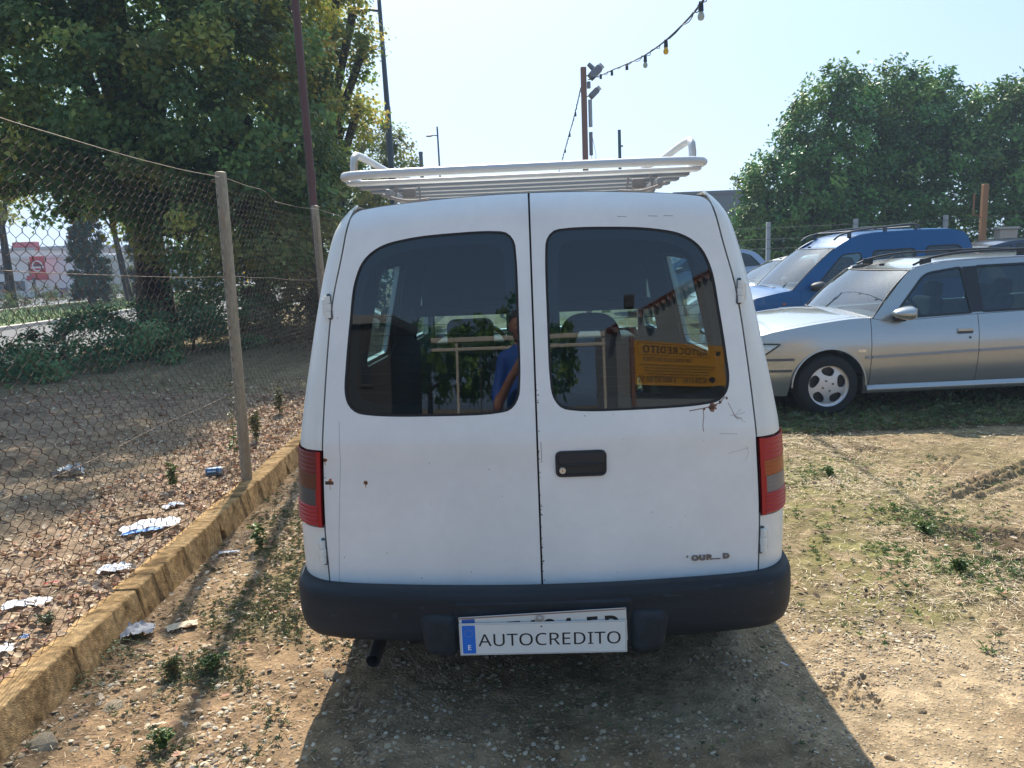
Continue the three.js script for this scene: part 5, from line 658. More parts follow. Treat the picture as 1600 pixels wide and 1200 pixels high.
  // cabin
  const cx = A0[0] + 0.55; part(car, 'dashboard', box(0.5, 0.2, H * 1.6, A0[0] + 0.2, A0[1] - 0.1, 0, 0.06), M.darkTrim); part(car, 'steering_wheel', new THREE.TorusGeometry(0.18, 0.016, 8, 28).rotateY(Math.PI / 2).rotateZ(0.45).translate(cx + 0.02, A0[1] + 0.0, H * 0.45), M.black);
  for (const [x, zz] of [[cx + 0.6, 0.42], [cx + 0.6, -0.42], [cx + 1.35, 0.4], [cx + 1.35, -0.4]]) if (x < rx - 0.3) { const st = part(car, 'seat', [new RoundedBoxGeometry(0.14, 0.58, 0.46, 3, 0.06).rotateZ(-0.25).translate(x, 0.72, zz * H / 0.84), box(0.45, 0.16, 0.48, x - 0.28, 0.45, zz * H / 0.84, 0.06)], s.seatMat ?? M.seat); part(st, 'headrest', new RoundedBoxGeometry(0.1, 0.17, 0.26, 3, 0.045).translate(x + 0.11, 1.08, zz * H / 0.84), M.seat); }
  if (s.mirror) { const [mx, my] = s.mirror; for (const sg of [1, -1]) { const m = part(car, 'door_mirror', (() => { const g = new THREE.SphereGeometry(1, 20, 14); const a = g.attributes.position; for (let i = 0; i < a.count; i++) { const x = a.getX(i); a.setXYZ(i, x > 0 ? Math.min(x, 0.45) * 0.1 : x * 0.14, a.getY(i) * 0.065 * (1 + 0.25 * x), a.getZ(i) * 0.1); } g.computeVertexNormals(); return g.translate(mx + 0.06, my, sg * (Z(mx, my) + 0.12)); })(), s.mirrorMat ?? paint); part(m, 'mirror_foot', box(0.1, 0.05, 0.1, mx + 0.03, my - 0.055, sg * (Z(mx, my - 0.05) + 0.03), 0.02), M.black); part(m, 'mirror_glass', box(0.006, 0.09, 0.15, mx + 0.108, my, sg * (Z(mx, my) + 0.12), 0.003), M.chrome); } }
  for (const t of [0.28, 0.66]) part(car, 'wiper', [tube([scr(t + 0.12, 0, 0.02), scr(t + 0.02, 0.025, 0.022), scr(t - 0.12, 0.045, 0.018), scr(t - 0.24, 0.045, 0.015)], 0.007, 16, 6), box(0.05, 0.03, 0.05, scr(t + 0.12, 0, 0.02).x, scr(t + 0.12, 0, 0.02).y, scr(t + 0.12, 0).z, 0.01)], M.black);
  const ant = V(A1[0] - rb + 0.12, roofY(A1[0], 0) + 0.0, s.antZ ?? 0); part(car, 'aerial', [box(0.05, 0.025, 0.03, ant.x, ant.y + 0.01, ant.z, 0.008), bar([ant.x, ant.y, ant.z], [ant.x + 0.12, ant.y + 0.09, ant.z], 0.004, 0.003, 6)], M.black);
  car.userData.fn = undefined; delete car.userData.fn;
  return { car, Z, near, belt, gr, roofY, low, yBot, side };
}
{ // silver estate
  const flake = noiseTex(256, (a, b) => { const k = 0.72 + 0.03 * (hash(Math.floor(a * 256), Math.floor(b * 256)) - 0.5); return [k, k * 0.985, k * 0.955]; }, true);
  const silver = mat([0.86, 0.9, 0.94], 0.24, 0.62, { map: flake, clearcoat: 1, clearcoatRoughness: 0.04 });
  const s = { name: 'silver_estate_car', label: 'silver estate car with black roof rails and five-hole hubcaps, nose behind the van', cat: 'car', pos: [2.93, 0, -7.88], ry: rad(1.5), wheels: [0, 2.58], R: 0.292, half: 0.845, nose: -0.82, tail: 3.5, low: 0.2, arch: 0.055,
    belt: [[-0.82, 0.7], [-0.7, 0.755], [-0.45, 0.82], [-0.02, 0.885], [0.35, 0.91], [0.55, 0.875], [1.4, 0.905], [2.4, 0.93], [3.45, 0.95]], A: [0.42, 0.905], At: [0.83, 1.325], gr: [[0.42, 0.91], [0.6, 1.1], [0.8, 1.305], [0.9, 1.352], [1.1, 1.385], [1.55, 1.405], [2.3, 1.408], [3.0, 1.385], [3.2, 1.34], [3.45, 0.955]],
    doors: [0.39, 1.4, 2.3], panels: ['front_fender', 'door', 'door', 'rear_fender'], windows: [rounded([[0.6, 0.9, 0.02], [0.96, 1.29, 0.08], [1.31, 1.335, 0.03], [1.345, 0.925, 0.02]]), rounded([[1.45, 0.93, 0.02], [1.45, 1.34, 0.03], [2.2, 1.35, 0.06], [2.25, 0.945, 0.02]]), rounded([[2.36, 0.96, 0.03], [2.36, 1.35, 0.05], [3.02, 1.33, 0.1], [3.2, 0.98, 0.05]])], pillar: rounded([[1.35, 0.925], [1.325, 1.34], [1.445, 1.345], [1.447, 0.928]]),
    roofEnd: 3.1, tailP: [[3.1, 1.37], [3.42, 0.98], [3.5, 0.8], [3.5, 0.3]], paint: silver, h: 0.05, detail: true, alloy: mat([0.62, 0.62, 0.63], 0.35, 0.5, { clearcoat: 0.5 }), handle: (x) => [x - 0.13, 0.755], mirror: [0.62, 0.95], hoodCrown: 0.055, seatMat: mat([0.05, 0.055, 0.065], 0.95), screen: glassMat([0.55, 0.68, 0.7], { ior: 1.9 }), antZ: 0.15 };
  const c = makeCar(s), n = c.near;
  const strip = (xa, xb, ya, yb, off) => patch([[xa, ya - 0.012], [xb, yb - 0.012], [xb, yb + 0.012], [xa, ya + 0.012]], [], 0.03, n(off), 0.01);
  const tm = mat([0.3, 0.31, 0.33], 0.4, 0.3);
  part(c.car, 'side_trim', strip(0.335, 0.385, 0.548, 0.548, 0.011), tm); part(c.car, 'side_trim', strip(0.395, 1.395, 0.548, 0.572, 0.011), tm); part(c.car, 'side_trim', strip(1.405, 2.29, 0.572, 0.59, 0.011), tm);
  part(c.car, 'sill', grid(40, 8, (u, v) => { const x = lerp(0.36, 2.22, u), a = v * 3.0; return V(x, 0.285 - 0.075 * v, c.Z(x, 0.3) + 0.008 + 0.028 * Math.sin(a)); }), silver);
  part(c.car, 'bumper_seam', [strip(-0.8, -0.325, 0.55, 0.555, 0.002), strip(-0.8, -0.34, 0.445, 0.447, 0.002)].map((g) => g), mat([0.1, 0.1, 0.105], 0.6));
  const hl = rounded([[-0.8, 0.58, 0.02], [-0.6, 0.59, 0.02], [-0.45, 0.7, 0.015], [-0.74, 0.705, 0.02]]); part(c.car, 'headlight', [patch(hl, [], 0.03, n(0.006), 0.02)], mat([0.55, 0.58, 0.6], 0.06, 0.3, { clearcoat: 1 })); part(c.car, 'headlight_seal', patch(inset(hl, -0.007), [inset(hl, 0.006)], 0.03, n(0.007)), M.black);
  const bd = rounded([[0.26, 0.6, 0.01], [0.335, 0.6, 0.01], [0.335, 0.625, 0.01], [0.26, 0.625, 0.01]]); part(c.car, 'fender_badge', patch(bd, [], 0.02, n(0.005), 0.005), M.chrome);
  part(c.car, 'arch_lip', [new THREE.TorusGeometry(0.348, 0.009, 8, 40, Math.PI).translate(0, 0.292, c.Z(0, 0.6) - 0.005)], silver);
  for (const sg of [1, -1]) { const z = (x) => sg * (c.Z(x, c.gr(x)) - 0.07), y = (x, o) => c.roofY(x, (c.Z(x, c.gr(x)) - 0.07) / c.Z(x, c.gr(x))) + o; const g = tube([[0.9, y(0.95, 0.0), z(0.9)], [1.02, y(1.05, 0.03), z(1.05)], [1.3, y(1.3, 0.058), z(1.3)], [1.8, y(1.8, 0.062), z(1.8)], [2.6, y(2.6, 0.058), z(2.6)], [2.95, y(2.95, 0.02), z(2.95)], [3.02, y(3.02, 0), z(3.02)]], 0.012, 60, 8); part(c.car, 'roof_rail', [g, box(0.11, 0.06, 0.022, 1.02, y(1.02, 0.012), z(1.02), 0.008), box(0.09, 0.06, 0.022, 1.95, y(1.95, 0.03), z(1.95), 0.008), box(0.09, 0.06, 0.022, 2.88, y(2.88, 0.02), z(2.88), 0.008)], M.black); }
  for (const sg of [1, -1]) part(c.car, 'roof_gutter', tube([0.86, 1.1, 1.5, 2, 2.6, 3.05].map((x) => V(x, c.gr(x) + 0.008, sg * (c.Z(x, c.gr(x)) - 0.012))), 0.007, 40, 6), mat([0.55, 0.56, 0.58], 0.4, 0.5));
}
{ // blue van
  const blue = mat([0.004, 0.085, 0.24], 0.42, 0, { clearcoat: 0.25, clearcoatRoughness: 0.08, specularIntensity: 0.5 });
  const c = makeCar({ name: 'blue_van', label: 'bright blue small van with roof bars and tall rear, behind the silver estate', cat: 'van', pos: [4.25, 0, -12.45], ry: rad(2), wheels: [-0.2, 2.4], R: 0.29, half: 0.83, nose: -0.98, tail: 2.93, low: 0.24, tumble: 9, mid: 0.7,
    belt: [[-0.98, 0.68], [-0.8, 0.76], [-0.4, 0.86], [0, 0.925], [0.4, 0.92], [1.3, 0.935], [2.9, 0.96]], A: [0.02, 0.935], At: [0.68, 1.53], gr: [[0.02, 0.93], [0.35, 1.25], [0.68, 1.52], [0.9, 1.65], [1.1, 1.72], [1.6, 1.755], [2.3, 1.76], [2.62, 1.735], [2.78, 1.64], [2.88, 1.36], [2.93, 0.96]],
    doors: [0.14, 1.18, 2.02], panels: ['front_fender', 'door', 'sliding_door', 'rear_fender'], windows: [rounded([[0.36, 0.95, 0.03], [0.8, 1.43, 0.07], [1.09, 1.45, 0.06], [1.1, 0.95, 0.05]]), rounded([[1.27, 0.97, 0.05], [1.27, 1.47, 0.07], [1.93, 1.485, 0.07], [1.93, 0.98, 0.05]]), rounded([[2.1, 1.02, 0.06], [2.1, 1.51, 0.07], [2.66, 1.51, 0.1], [2.72, 1.04, 0.06]])],
    roofEnd: 2.6, tailP: [[2.6, 1.74], [2.82, 1.6], [2.92, 1.2], [2.95, 0.8], [2.95, 0.3]], paint: blue, mirror: [0.32, 0.99], mirrorMat: M.greyPlastic, handle: (x) => [x - 0.12, 0.82], bulge: 0.2, hoodCrown: 0.07, crown: 0.03, seatMat: mat([0.04, 0.05, 0.06], 0.95) });
  part(c.car, 'side_trim', patch([[-0.24, 0.66], [2.1, 0.67], [2.1, 0.7], [-0.2, 0.69]], [], 0.06, c.near(0.008), 0.008), mat([0.3, 0.34, 0.38], 0.5));
  part(c.car, 'side_indicator', box(0.05, 0.025, 0.01, -0.12, 0.73, c.Z(-0.12, 0.73) + 0.002, 0.004), M.amber);
  for (const sg of [1, -1]) part(c.car, 'roof_bar', [tube([[0.72, 1.66, sg * 0.6], [0.8, 1.72, sg * 0.6], [1.1, 1.79, sg * 0.6], [1.6, 1.83, sg * 0.6], [2.0, 1.84, sg * 0.6], [2.06, 1.78, sg * 0.6]], 0.016, 40, 8), ...[0.95, 1.5, 1.98].map((x) => box(0.06, 0.08, 0.03, x, c.gr(x) + 0.04, sg * 0.61, 0.01))], M.greyPlastic);
  for (const x of [1.0, 1.35, 1.9]) part(c.car, 'roof_crossbar', bar([x, 1.775 + 0.04 * (x - 1), -0.62], [x, 1.775 + 0.04 * (x - 1), 0.62], 0.013), M.greyPlastic);
}
const hatch = (o) => makeCar({ cat: 'car', wheels: [-0.25, 2.2], R: 0.29, half: 0.83, nose: -1.05, tail: 2.85, low: 0.22, belt: [[-1.05, 0.66], [-0.8, 0.76], [-0.3, 0.86], [0.1, 0.91], [1, 0.93], [2.8, 0.98]], A: [0.02, 0.915], At: [0.78, 1.36], gr: [[0.02, 0.915], [0.4, 1.16], [0.78, 1.35], [1.2, 1.44], [1.7, 1.455], [2.2, 1.42], [2.5, 1.34], [2.75, 1.1], [2.82, 0.985]], doors: [0.2, 1.25, 2.05], panels: ['front_fender', 'door', 'door', 'rear_fender'],
  windows: [rounded([[0.35, 0.95, 0.03], [0.85, 1.32, 0.08], [1.18, 1.37, 0.04], [1.2, 0.95, 0.03]]), rounded([[1.28, 0.96, 0.03], [1.28, 1.38, 0.04], [2.0, 1.37, 0.08], [2.02, 0.98, 0.03]]), rounded([[2.12, 1.0, 0.03], [2.12, 1.34, 0.05], [2.35, 1.28, 0.06], [2.6, 1.02, 0.03]])], roofEnd: 2.4, tailP: [[2.4, 1.37], [2.76, 1.05], [2.85, 0.8], [2.85, 0.3]], mirror: [0.42, 0.98], mirrorMat: M.greyPlastic, handle: (x) => [x - 0.13, 0.82], h: 0.1, group: undefined, ...o });
hatch({ name: 'white_hatchback', label: 'small white hatchback peeking out left of the blue van', pos: [5.0, -0.06, -16.3], ry: rad(3), paint: mat([0.75, 0.76, 0.77], 0.35, 0, { clearcoat: 0.7, clearcoatRoughness: 0.1 }) });
hatch({ name: 'grey_hatchback', label: 'pale blue grey hatchback farthest left beyond the white one', pos: [3.9, 0.12, -20.6], ry: rad(2), paint: mat([0.3, 0.36, 0.45], 0.32, 0.4, { clearcoat: 1, clearcoatRoughness: 0.1 }) });
hatch({ name: 'dark_hatchback', label: 'dark car in the back row between the grey hatchback and the blue van', pos: [7.6, 0.08, -21], ry: rad(2), paint: mat([0.02, 0.022, 0.028], 0.3, 0.2, { clearcoat: 1, clearcoatRoughness: 0.1 }) });
hatch({ name: 'navy_hatchback', label: 'dark navy car at the right edge behind the silver estate roof', pos: [8.55, 0.08, -15.6], ry: rad(1), paint: mat([0.012, 0.02, 0.05], 0.3, 0.2, { clearcoat: 1, clearcoatRoughness: 0.1 }) });
// ------------------------------------------------------------------ poles, lights, far buildings, far fence, litter
const rustPaint = mat([0.1, 0.045, 0.04], 0.65, 0.2), galv = mat([0.2, 0.22, 0.24], 0.5, 0.5), darkPole = mat([0.04, 0.055, 0.075], 0.5, 0.3), brownPole = mat([0.24, 0.13, 0.1], 0.75), greenPole = mat([0.03, 0.075, 0.09], 0.6);
{ const p = thing('steel_pole', 'tall maroon painted steel pole rising beside the second fence post', 'pole', [-1.93, 0.12, -8.05]); part(p, 'pole', bar([0, 0, 0], [-0.06, 6.2, 0.02], 0.04, 0.037, 14), rustPaint); part(p, 'pole_joint', bar([-0.02, 2.3, 0.01], [-0.021, 2.42, 0.01], 0.044, 0.044, 14), rustPaint); }
const lampPost = (label, x, z, h, arm, r0, sleeve) => { const p = thing('street_lamp', label, 'street lamp', [x, 0, z]); part(p, 'pole', [bar([0, 0, 0], [0, sleeve, 0], r0 * 1.25, r0 * 1.15, 12), bar([0, sleeve, 0], [-0.05, h, 0], r0, r0 * 0.7, 12)], darkPole); part(p, 'arm', tube([[-0.04, h - 0.55, 0], [-arm * 0.6, h - 0.5, 0], [-arm, h - 0.52, 0]], r0 * 0.5, 12, 8), darkPole); part(p, 'lamp_head', new THREE.SphereGeometry(1, 16, 10).scale(arm * 0.42, 0.07, 0.14).rotateZ(0.06).translate(-arm * 1.02, h - 0.54, 0), galv); };
lampPost('dark sleeved street lamp standing in front of the backlit tree', -3.53, -25, 9.7, 0.7, 0.085, 6.35); lampPost('thin far street lamp with one arm, alone against the sky', -3.98, -50, 9.8, 0.55, 0.075, 1);
{ const p = thing('post', 'short dark pole top just right of the rounded tree', 'pole', [-4.12, 0, -40]); part(p, 'pole', bar([0, 0, 0], [0, 6.9, 0], 0.11, 0.1, 10), darkPole); part(p, 'pole_cap', bar([0, 6.9, 0], [0, 6.98, 0], 0.12, 0.1, 10), darkPole); }
{ const p = thing('post', 'thin dark green pole standing behind the roof rack', 'pole', [4.43, 0, -30]); part(p, 'pole', bar([0, 0, 0], [-0.02, 6.14, 0], 0.065, 0.06, 10), greenPole); part(p, 'bracket', box(0.1, 0.06, 0.05, 0.06, 5.55, 0, 0.01), greenPole); }
{ // brown post with floodlights
  const p = thing('lamp_post', 'brown square post with floodlights and conduit behind the roof rack', 'lamp post', [1.66, 0, -16]);
  part(p, 'pole', box(0.11, 5.24, 0.11, 0, 2.62, 0, 0.012), brownPole); const gp = mat([0.2, 0.2, 0.22], 0.6);
  const fl = (x, y, s, rot) => { const f = part(p, 'floodlight', new RoundedBoxGeometry(0.3 * s, 0.16 * s, 0.2 * s, 3, 0.03).rotateZ(rot).translate(x, y, 0), gp); part(f, 'lens', new THREE.CylinderGeometry(0.075 * s, 0.05 * s, 0.06, 16).rotateZ(rot - Math.PI / 2).translate(x + 0.17 * s * Math.cos(rot), y + 0.17 * s * Math.sin(rot), 0), M.lensClear); part(f, 'bracket', bar([0.05, y - 0.06, 0], [x, y, 0], 0.012), gp); };
  fl(0.23, 5.13, 0.95, 0.75); fl(0.2, 4.74, 0.75, 0.75); part(p, 'lamp_socket', bar([0.1, 5.3, 0], [0.2, 5.2, 0], 0.04, 0.05, 10), gp); part(p, 'junction_box', box(0.07, 0.13, 0.07, 0.1, 4.9, 0, 0.01), gp); part(p, 'conduit', bar([0.12, 4.1, 0], [0.12, 4.62, 0], 0.04, 0.04, 10), mat([0.35, 0.37, 0.38], 0.6)); part(p, 'conduit', bar([0.12, 3.55, 0], [0.12, 4.0, 0], 0.038, 0.038, 10), gp); part(p, 'cable', tube([[0.14, 3.95, 0], [0.19, 3.7, 0], [0.21, 3.5, 0], [0.15, 3.45, 0], [0.12, 3.55, 0]], 0.006, 20, 5), mat([0.6, 0.62, 0.64], 0.6));
}
{ // festoon lights
  const cableM = mat([0.02, 0.03, 0.045], 0.6), sock = mat([0.02, 0.025, 0.03], 0.5), yellow = mat([0.75, 0.5, 0.06], 0.15, 0, { transmission: 0.4, thickness: 0 }), clear = mat([0.5, 0.5, 0.42], 0.1, 0, { transmission: 0.6, thickness: 0 });
  const festoon = (name, label, pts, bulbs, base) => { const t = thing(name, label, 'string lights', base), q = pts.map((p) => V(p[0] - base[0], p[1] - base[1], p[2] - base[2])); part(t, 'cable', tube(q, 0.011, 90, 6), cableM); const q2 = []; for (let k = 0; k <= 60; k++) { const p = new THREE.CatmullRomCurve3(q).getPoint(k / 60); q2.push(p.add(V(0.02 * Math.sin(k * 2.1), -0.012 + 0.02 * Math.cos(k * 1.7), 0))); } part(t, 'cable', tube(q2, 0.005, 160, 5), cableM);
    for (const [x, y, z, m] of bulbs) { const p = V(x - base[0], y - base[1], z - base[2]), h = part(t, 'lamp_holder', [bar([p.x, p.y - 0.005, p.z], [p.x, p.y - 0.09, p.z], 0.021, 0.026, 10)], sock); if (m) part(h, 'bulb', new THREE.LatheGeometry([[0.001, -0.075], [0.022, -0.068], [0.033, -0.045], [0.032, -0.025], [0.02, 0.004], [0.014, 0.02]].map((a) => new THREE.Vector2(...a)), 16).translate(p.x, p.y - 0.1, p.z), m > 1 ? yellow : clear); } };
  festoon('string_lights', 'string of festoon bulbs, one yellow, running up to the upper right', [[1.75, 5.0, -16], [1.95, 4.97, -15.5], [2.03, 4.85, -14.6], [2.05, 4.58, -13], [2.04, 4.3, -11.3], [2.02, 4.1, -9.8], [1.95, 3.92, -8.2], [1.9, 3.86, -7.4], [1.85, 3.9, -5], [1.8, 4.3, -1]], [[1.94, 4.99, -15.5, 0], [2.03, 4.85, -14.6, 0], [2.05, 4.58, -13, 0], [2.04, 4.3, -11.3, 1], [2.02, 4.11, -9.8, 2], [1.92, 3.9, -7.7, 1]], [1.75, 5.0, -16]);
  festoon('string_lights', 'slack string of lights descending left of the brown post', [[1.6, 4.85, -16], [1.62, 4.66, -17.5], [1.61, 4.45, -19], [1.61, 4.28, -20.5], [1.61, 4.1, -22], [1.6, 3.6, -26]], [[1.62, 4.66, -17.5, 0], [1.61, 4.45, -19, 0], [1.61, 4.28, -20.5, 0]], [1.6, 4.85, -16]);
}
{ // far wire fence on the right, brown post, rendered wall
  const f = thing('wire_fence', 'low wire fence on grey posts along the grove behind the parked cars', 'fence', [9.4, 0, -21]), pm = mat([0.34, 0.35, 0.36], 0.8), wm = mat([0.12, 0.12, 0.11], 0.6, 0.4);
  for (const x of [-9.6, -7.2, -4.7, -2.35, 0, 2.42, 4.8, 7.2]) part(f, 'post', box(0.1, 2.24, 0.1, x, 1.12, 0, 0.01), pm);
  for (const y of [0.4, 0.8, 1.2, 1.55, 1.8, 2.1]) part(f, 'fence_wire', tube([-9.6, -6, -2, 2, 7.2].map((x) => V(x, y + 0.01 * Math.sin(x), 0.06)), 0.006, 20, 4), wm);
  const b = thing('wooden_post', 'orange brown wooden post by the right-hand tree', 'post', [12.22, 0, -20]); part(b, 'post', box(0.13, 2.95, 0.13, 0, 1.47, 0, 0.015), mat([0.3, 0.14, 0.06], 0.85)); part(b, 'strap', box(0.03, 0.55, 0.03, -0.26, 2.45, 0, 0.006), mat([0.25, 0.1, 0.05], 0.85)); part(b, 'brace', bar([-0.26, 2.2, 0], [0, 2.1, 0], 0.012), mat([0.25, 0.1, 0.05], 0.85));
  const w = thing('gate_pillar', 'pale rendered pillar beyond the fence under the right-hand tree', 'pillar', [14.1, 0, -22]); part(w, 'shaft', box(0.5, 1.8, 0.3, 0, 0.9, 0, 0.02), mat([0.5, 0.4, 0.33], 0.9)); part(w, 'coping', box(0.56, 0.08, 0.36, 0, 1.84, 0, 0.015), mat([0.5, 0.42, 0.36], 0.9));
}
const winGlass = mat([0.05, 0.06, 0.075], 0.15), plaster = (c) => mat(c, 0.9);
function building(name, label, x, z, w, h, d, wallC, o = {}) { // front faces +z
  const b = thing(name, label, 'building', [x, 0, z], o.ry ?? 0); part(b, 'wall', box(w, h, d, 0, h / 2, -d / 2, 0.02), wallC); part(b, 'roof', box(w + 0.3, 0.25, d + 0.3, 0, h + 0.12, -d / 2, 0.02), o.roof ?? plaster([0.3, 0.29, 0.29]));
  for (const [wx, wy, ww, wh] of o.windows ?? []) { const f = part(b, 'window', [box(ww, 0.08, 0.08, wx, wy - wh / 2, 0.03, 0.01), box(ww, 0.08, 0.08, wx, wy + wh / 2, 0.03, 0.01), box(0.08, wh - 0.08, 0.08, wx - ww / 2 + 0.04, wy, 0.03, 0.01), box(0.08, wh - 0.08, 0.08, wx + ww / 2 - 0.04, wy, 0.03, 0.01)], o.frame ?? plaster([0.6, 0.6, 0.6])); part(f, 'pane', box(ww - 0.1, wh - 0.1, 0.03, wx, wy, 0.012, 0.005), winGlass); }
  return b;
}
{
  const wh = plaster([0.72, 0.7, 0.68]), win = (n, x0, dx, ys, w, h) => { const q = []; for (const y of ys) for (let k = 0; k < n; k++) q.push([x0 + k * dx, y, w, h]); return q; };
  const b = building('white_showroom', 'low white showroom building with a red sign, seen through the fence', -37.5, -58.5, 13, 2.85, 6, wh, { windows: [[-3.4, 0.9, 2.6, 0.8], [0.2, 0.9, 2.2, 0.8], [-0.2, 2.1, 0.9, 0.6]], roof: plaster([0.6, 0.59, 0.58]) });
  part(b, 'red_band', box(1.6, 0.34, 0.06, 2.2, 1.46, 0.05, 0.01), mat([0.45, 0.03, 0.04], 0.6)); part(b, 'notice_board', box(1.1, 1.1, 0.08, 2.2, 2.1, 0.06, 0.01), mat([0.25, 0.12, 0.1], 0.8)); part(b, 'blue_panel', box(0.7, 0.42, 0.06, 4.0, 0.42, 0.06, 0.02), mat([0.05, 0.04, 0.16], 0.6));
  const s = thing('sign_board', 'square red sign with a white ring and crossbar', 'sign', [-34.4, 0, -57.2]); part(s, 'board', box(1.05, 1.5, 0.1, 0, 2.25, 0, 0.02), mat([0.5, 0.02, 0.035], 0.5)); const wt = mat([0.7, 0.68, 0.68], 0.5); part(s, 'ring', new THREE.TorusGeometry(0.36, 0.045, 8, 32).translate(0.02, 2.3, 0.07), wt); part(s, 'crossbar', box(0.95, 0.1, 0.05, 0.02, 2.2, 0.08, 0.01), wt); part(s, 'lettering', box(0.5, 0.12, 0.05, 0.02, 2.38, 0.08, 0.01), mat([0.03, 0.03, 0.04], 0.5)); part(s, 'post', box(0.14, 1.6, 0.14, -0.45, 0.8, -0.05, 0.02), M.greyPlastic);
  building('cream_building', 'cream rendered building right of the red sign', -31.6, -60.5, 4.6, 2.75, 6, plaster([0.66, 0.58, 0.47]), { windows: [[-0.6, 1.15, 0.35, 0.35], [0.5, 1.15, 0.35, 0.35], [1.7, 1.9, 0.5, 0.7]], roof: plaster([0.7, 0.68, 0.64]) });
  const rs = thing('road_sign', 'small square blue road sign in front of the cream building', 'sign', [-31.3, 0, -58]); part(rs, 'board', box(0.45, 0.4, 0.04, 0, 0.75, 0, 0.02), mat([0.03, 0.08, 0.25], 0.5)); part(rs, 'symbol', box(0.16, 0.16, 0.05, 0, 0.75, 0.01, 0.02), wt); part(rs, 'post', bar([0, 0, -0.04], [0, 0.7, -0.04], 0.03, 0.03, 8), galv);
  building('white_apartments', 'white apartment block with rows of small windows between the cypresses', -28.2, -64, 5, 3.1, 7, plaster([0.62, 0.62, 0.64]), { windows: win(4, -1.9, 1.2, [0.9, 1.7, 2.5], 0.6, 0.5) });
  building('pink_apartments', 'pale pink and blue apartment block right of the broad cypress', -32.5, -92, 8, 5.2, 8, plaster([0.6, 0.52, 0.52]), { windows: win(5, -3.2, 1.5, [1.2, 2.5, 3.8], 0.8, 0.9), frame: plaster([0.4, 0.55, 0.62]) });
  const g = building('grey_apartments', 'long grey apartment building with stepped mansard roof beyond the showroom', -68.5, -122, 14, 4.6, 10, plaster([0.34, 0.31, 0.34]), { windows: win(7, -5.8, 1.9, [1.6, 3.6], 1.1, 1.2), roof: plaster([0.2, 0.2, 0.22]) });
  part(g, 'attic', box(10, 1.4, 8, -1.2, 5.4, -5, 0.05), plaster([0.2, 0.2, 0.24])); for (let k = 0; k < 4; k++) part(g, 'dormer', box(1.2, 0.9, 0.5, -4.6 + k * 2.3, 5.25, -0.9, 0.03), plaster([0.3, 0.29, 0.32]));
  building('brick_apartments', 'brownish apartment block right of the grey mansard building', -57.5, -118, 7, 5.2, 9, plaster([0.4, 0.31, 0.28]), { windows: win(4, -2.6, 1.7, [1.7, 3.6], 1.0, 1.1) });
  const r = building('red_topped_building', 'white building topped by a red box sign at the far left', -52.5, -82, 6, 4.3, 8, plaster([0.68, 0.62, 0.62]), { windows: win(3, -2, 2, [1.5, 3.0], 1.1, 1) }); part(r, 'box_sign', box(2.4, 0.9, 0.8, 2.0, 4.7, -0.4, 0.05), mat([0.5, 0.05, 0.08], 0.6));
  const wz = building('warehouse', 'long dark grey warehouse roof showing right of the van', 20, -60, 14, 5.7, 14, plaster([0.1, 0.11, 0.125]), { windows: [[-4, 3, 1.5, 1], [0, 3, 1.5, 1]], roof: plaster([0.09, 0.1, 0.12]) });
  for (const [nm, lb, x, z, w, h] of [['distant_building', 'pale distant building behind the parked cars', 30, -110, 20, 4], ['distant_building', 'low distant building line behind the roof rack', 0, -140, 40, 3.2]]) building(nm, lb, x, z, w, h, 10, plaster([0.4, 0.38, 0.36]), { windows: win(6, -w / 3, w / 8, [h * 0.55], 1.4, 1.1) });
}
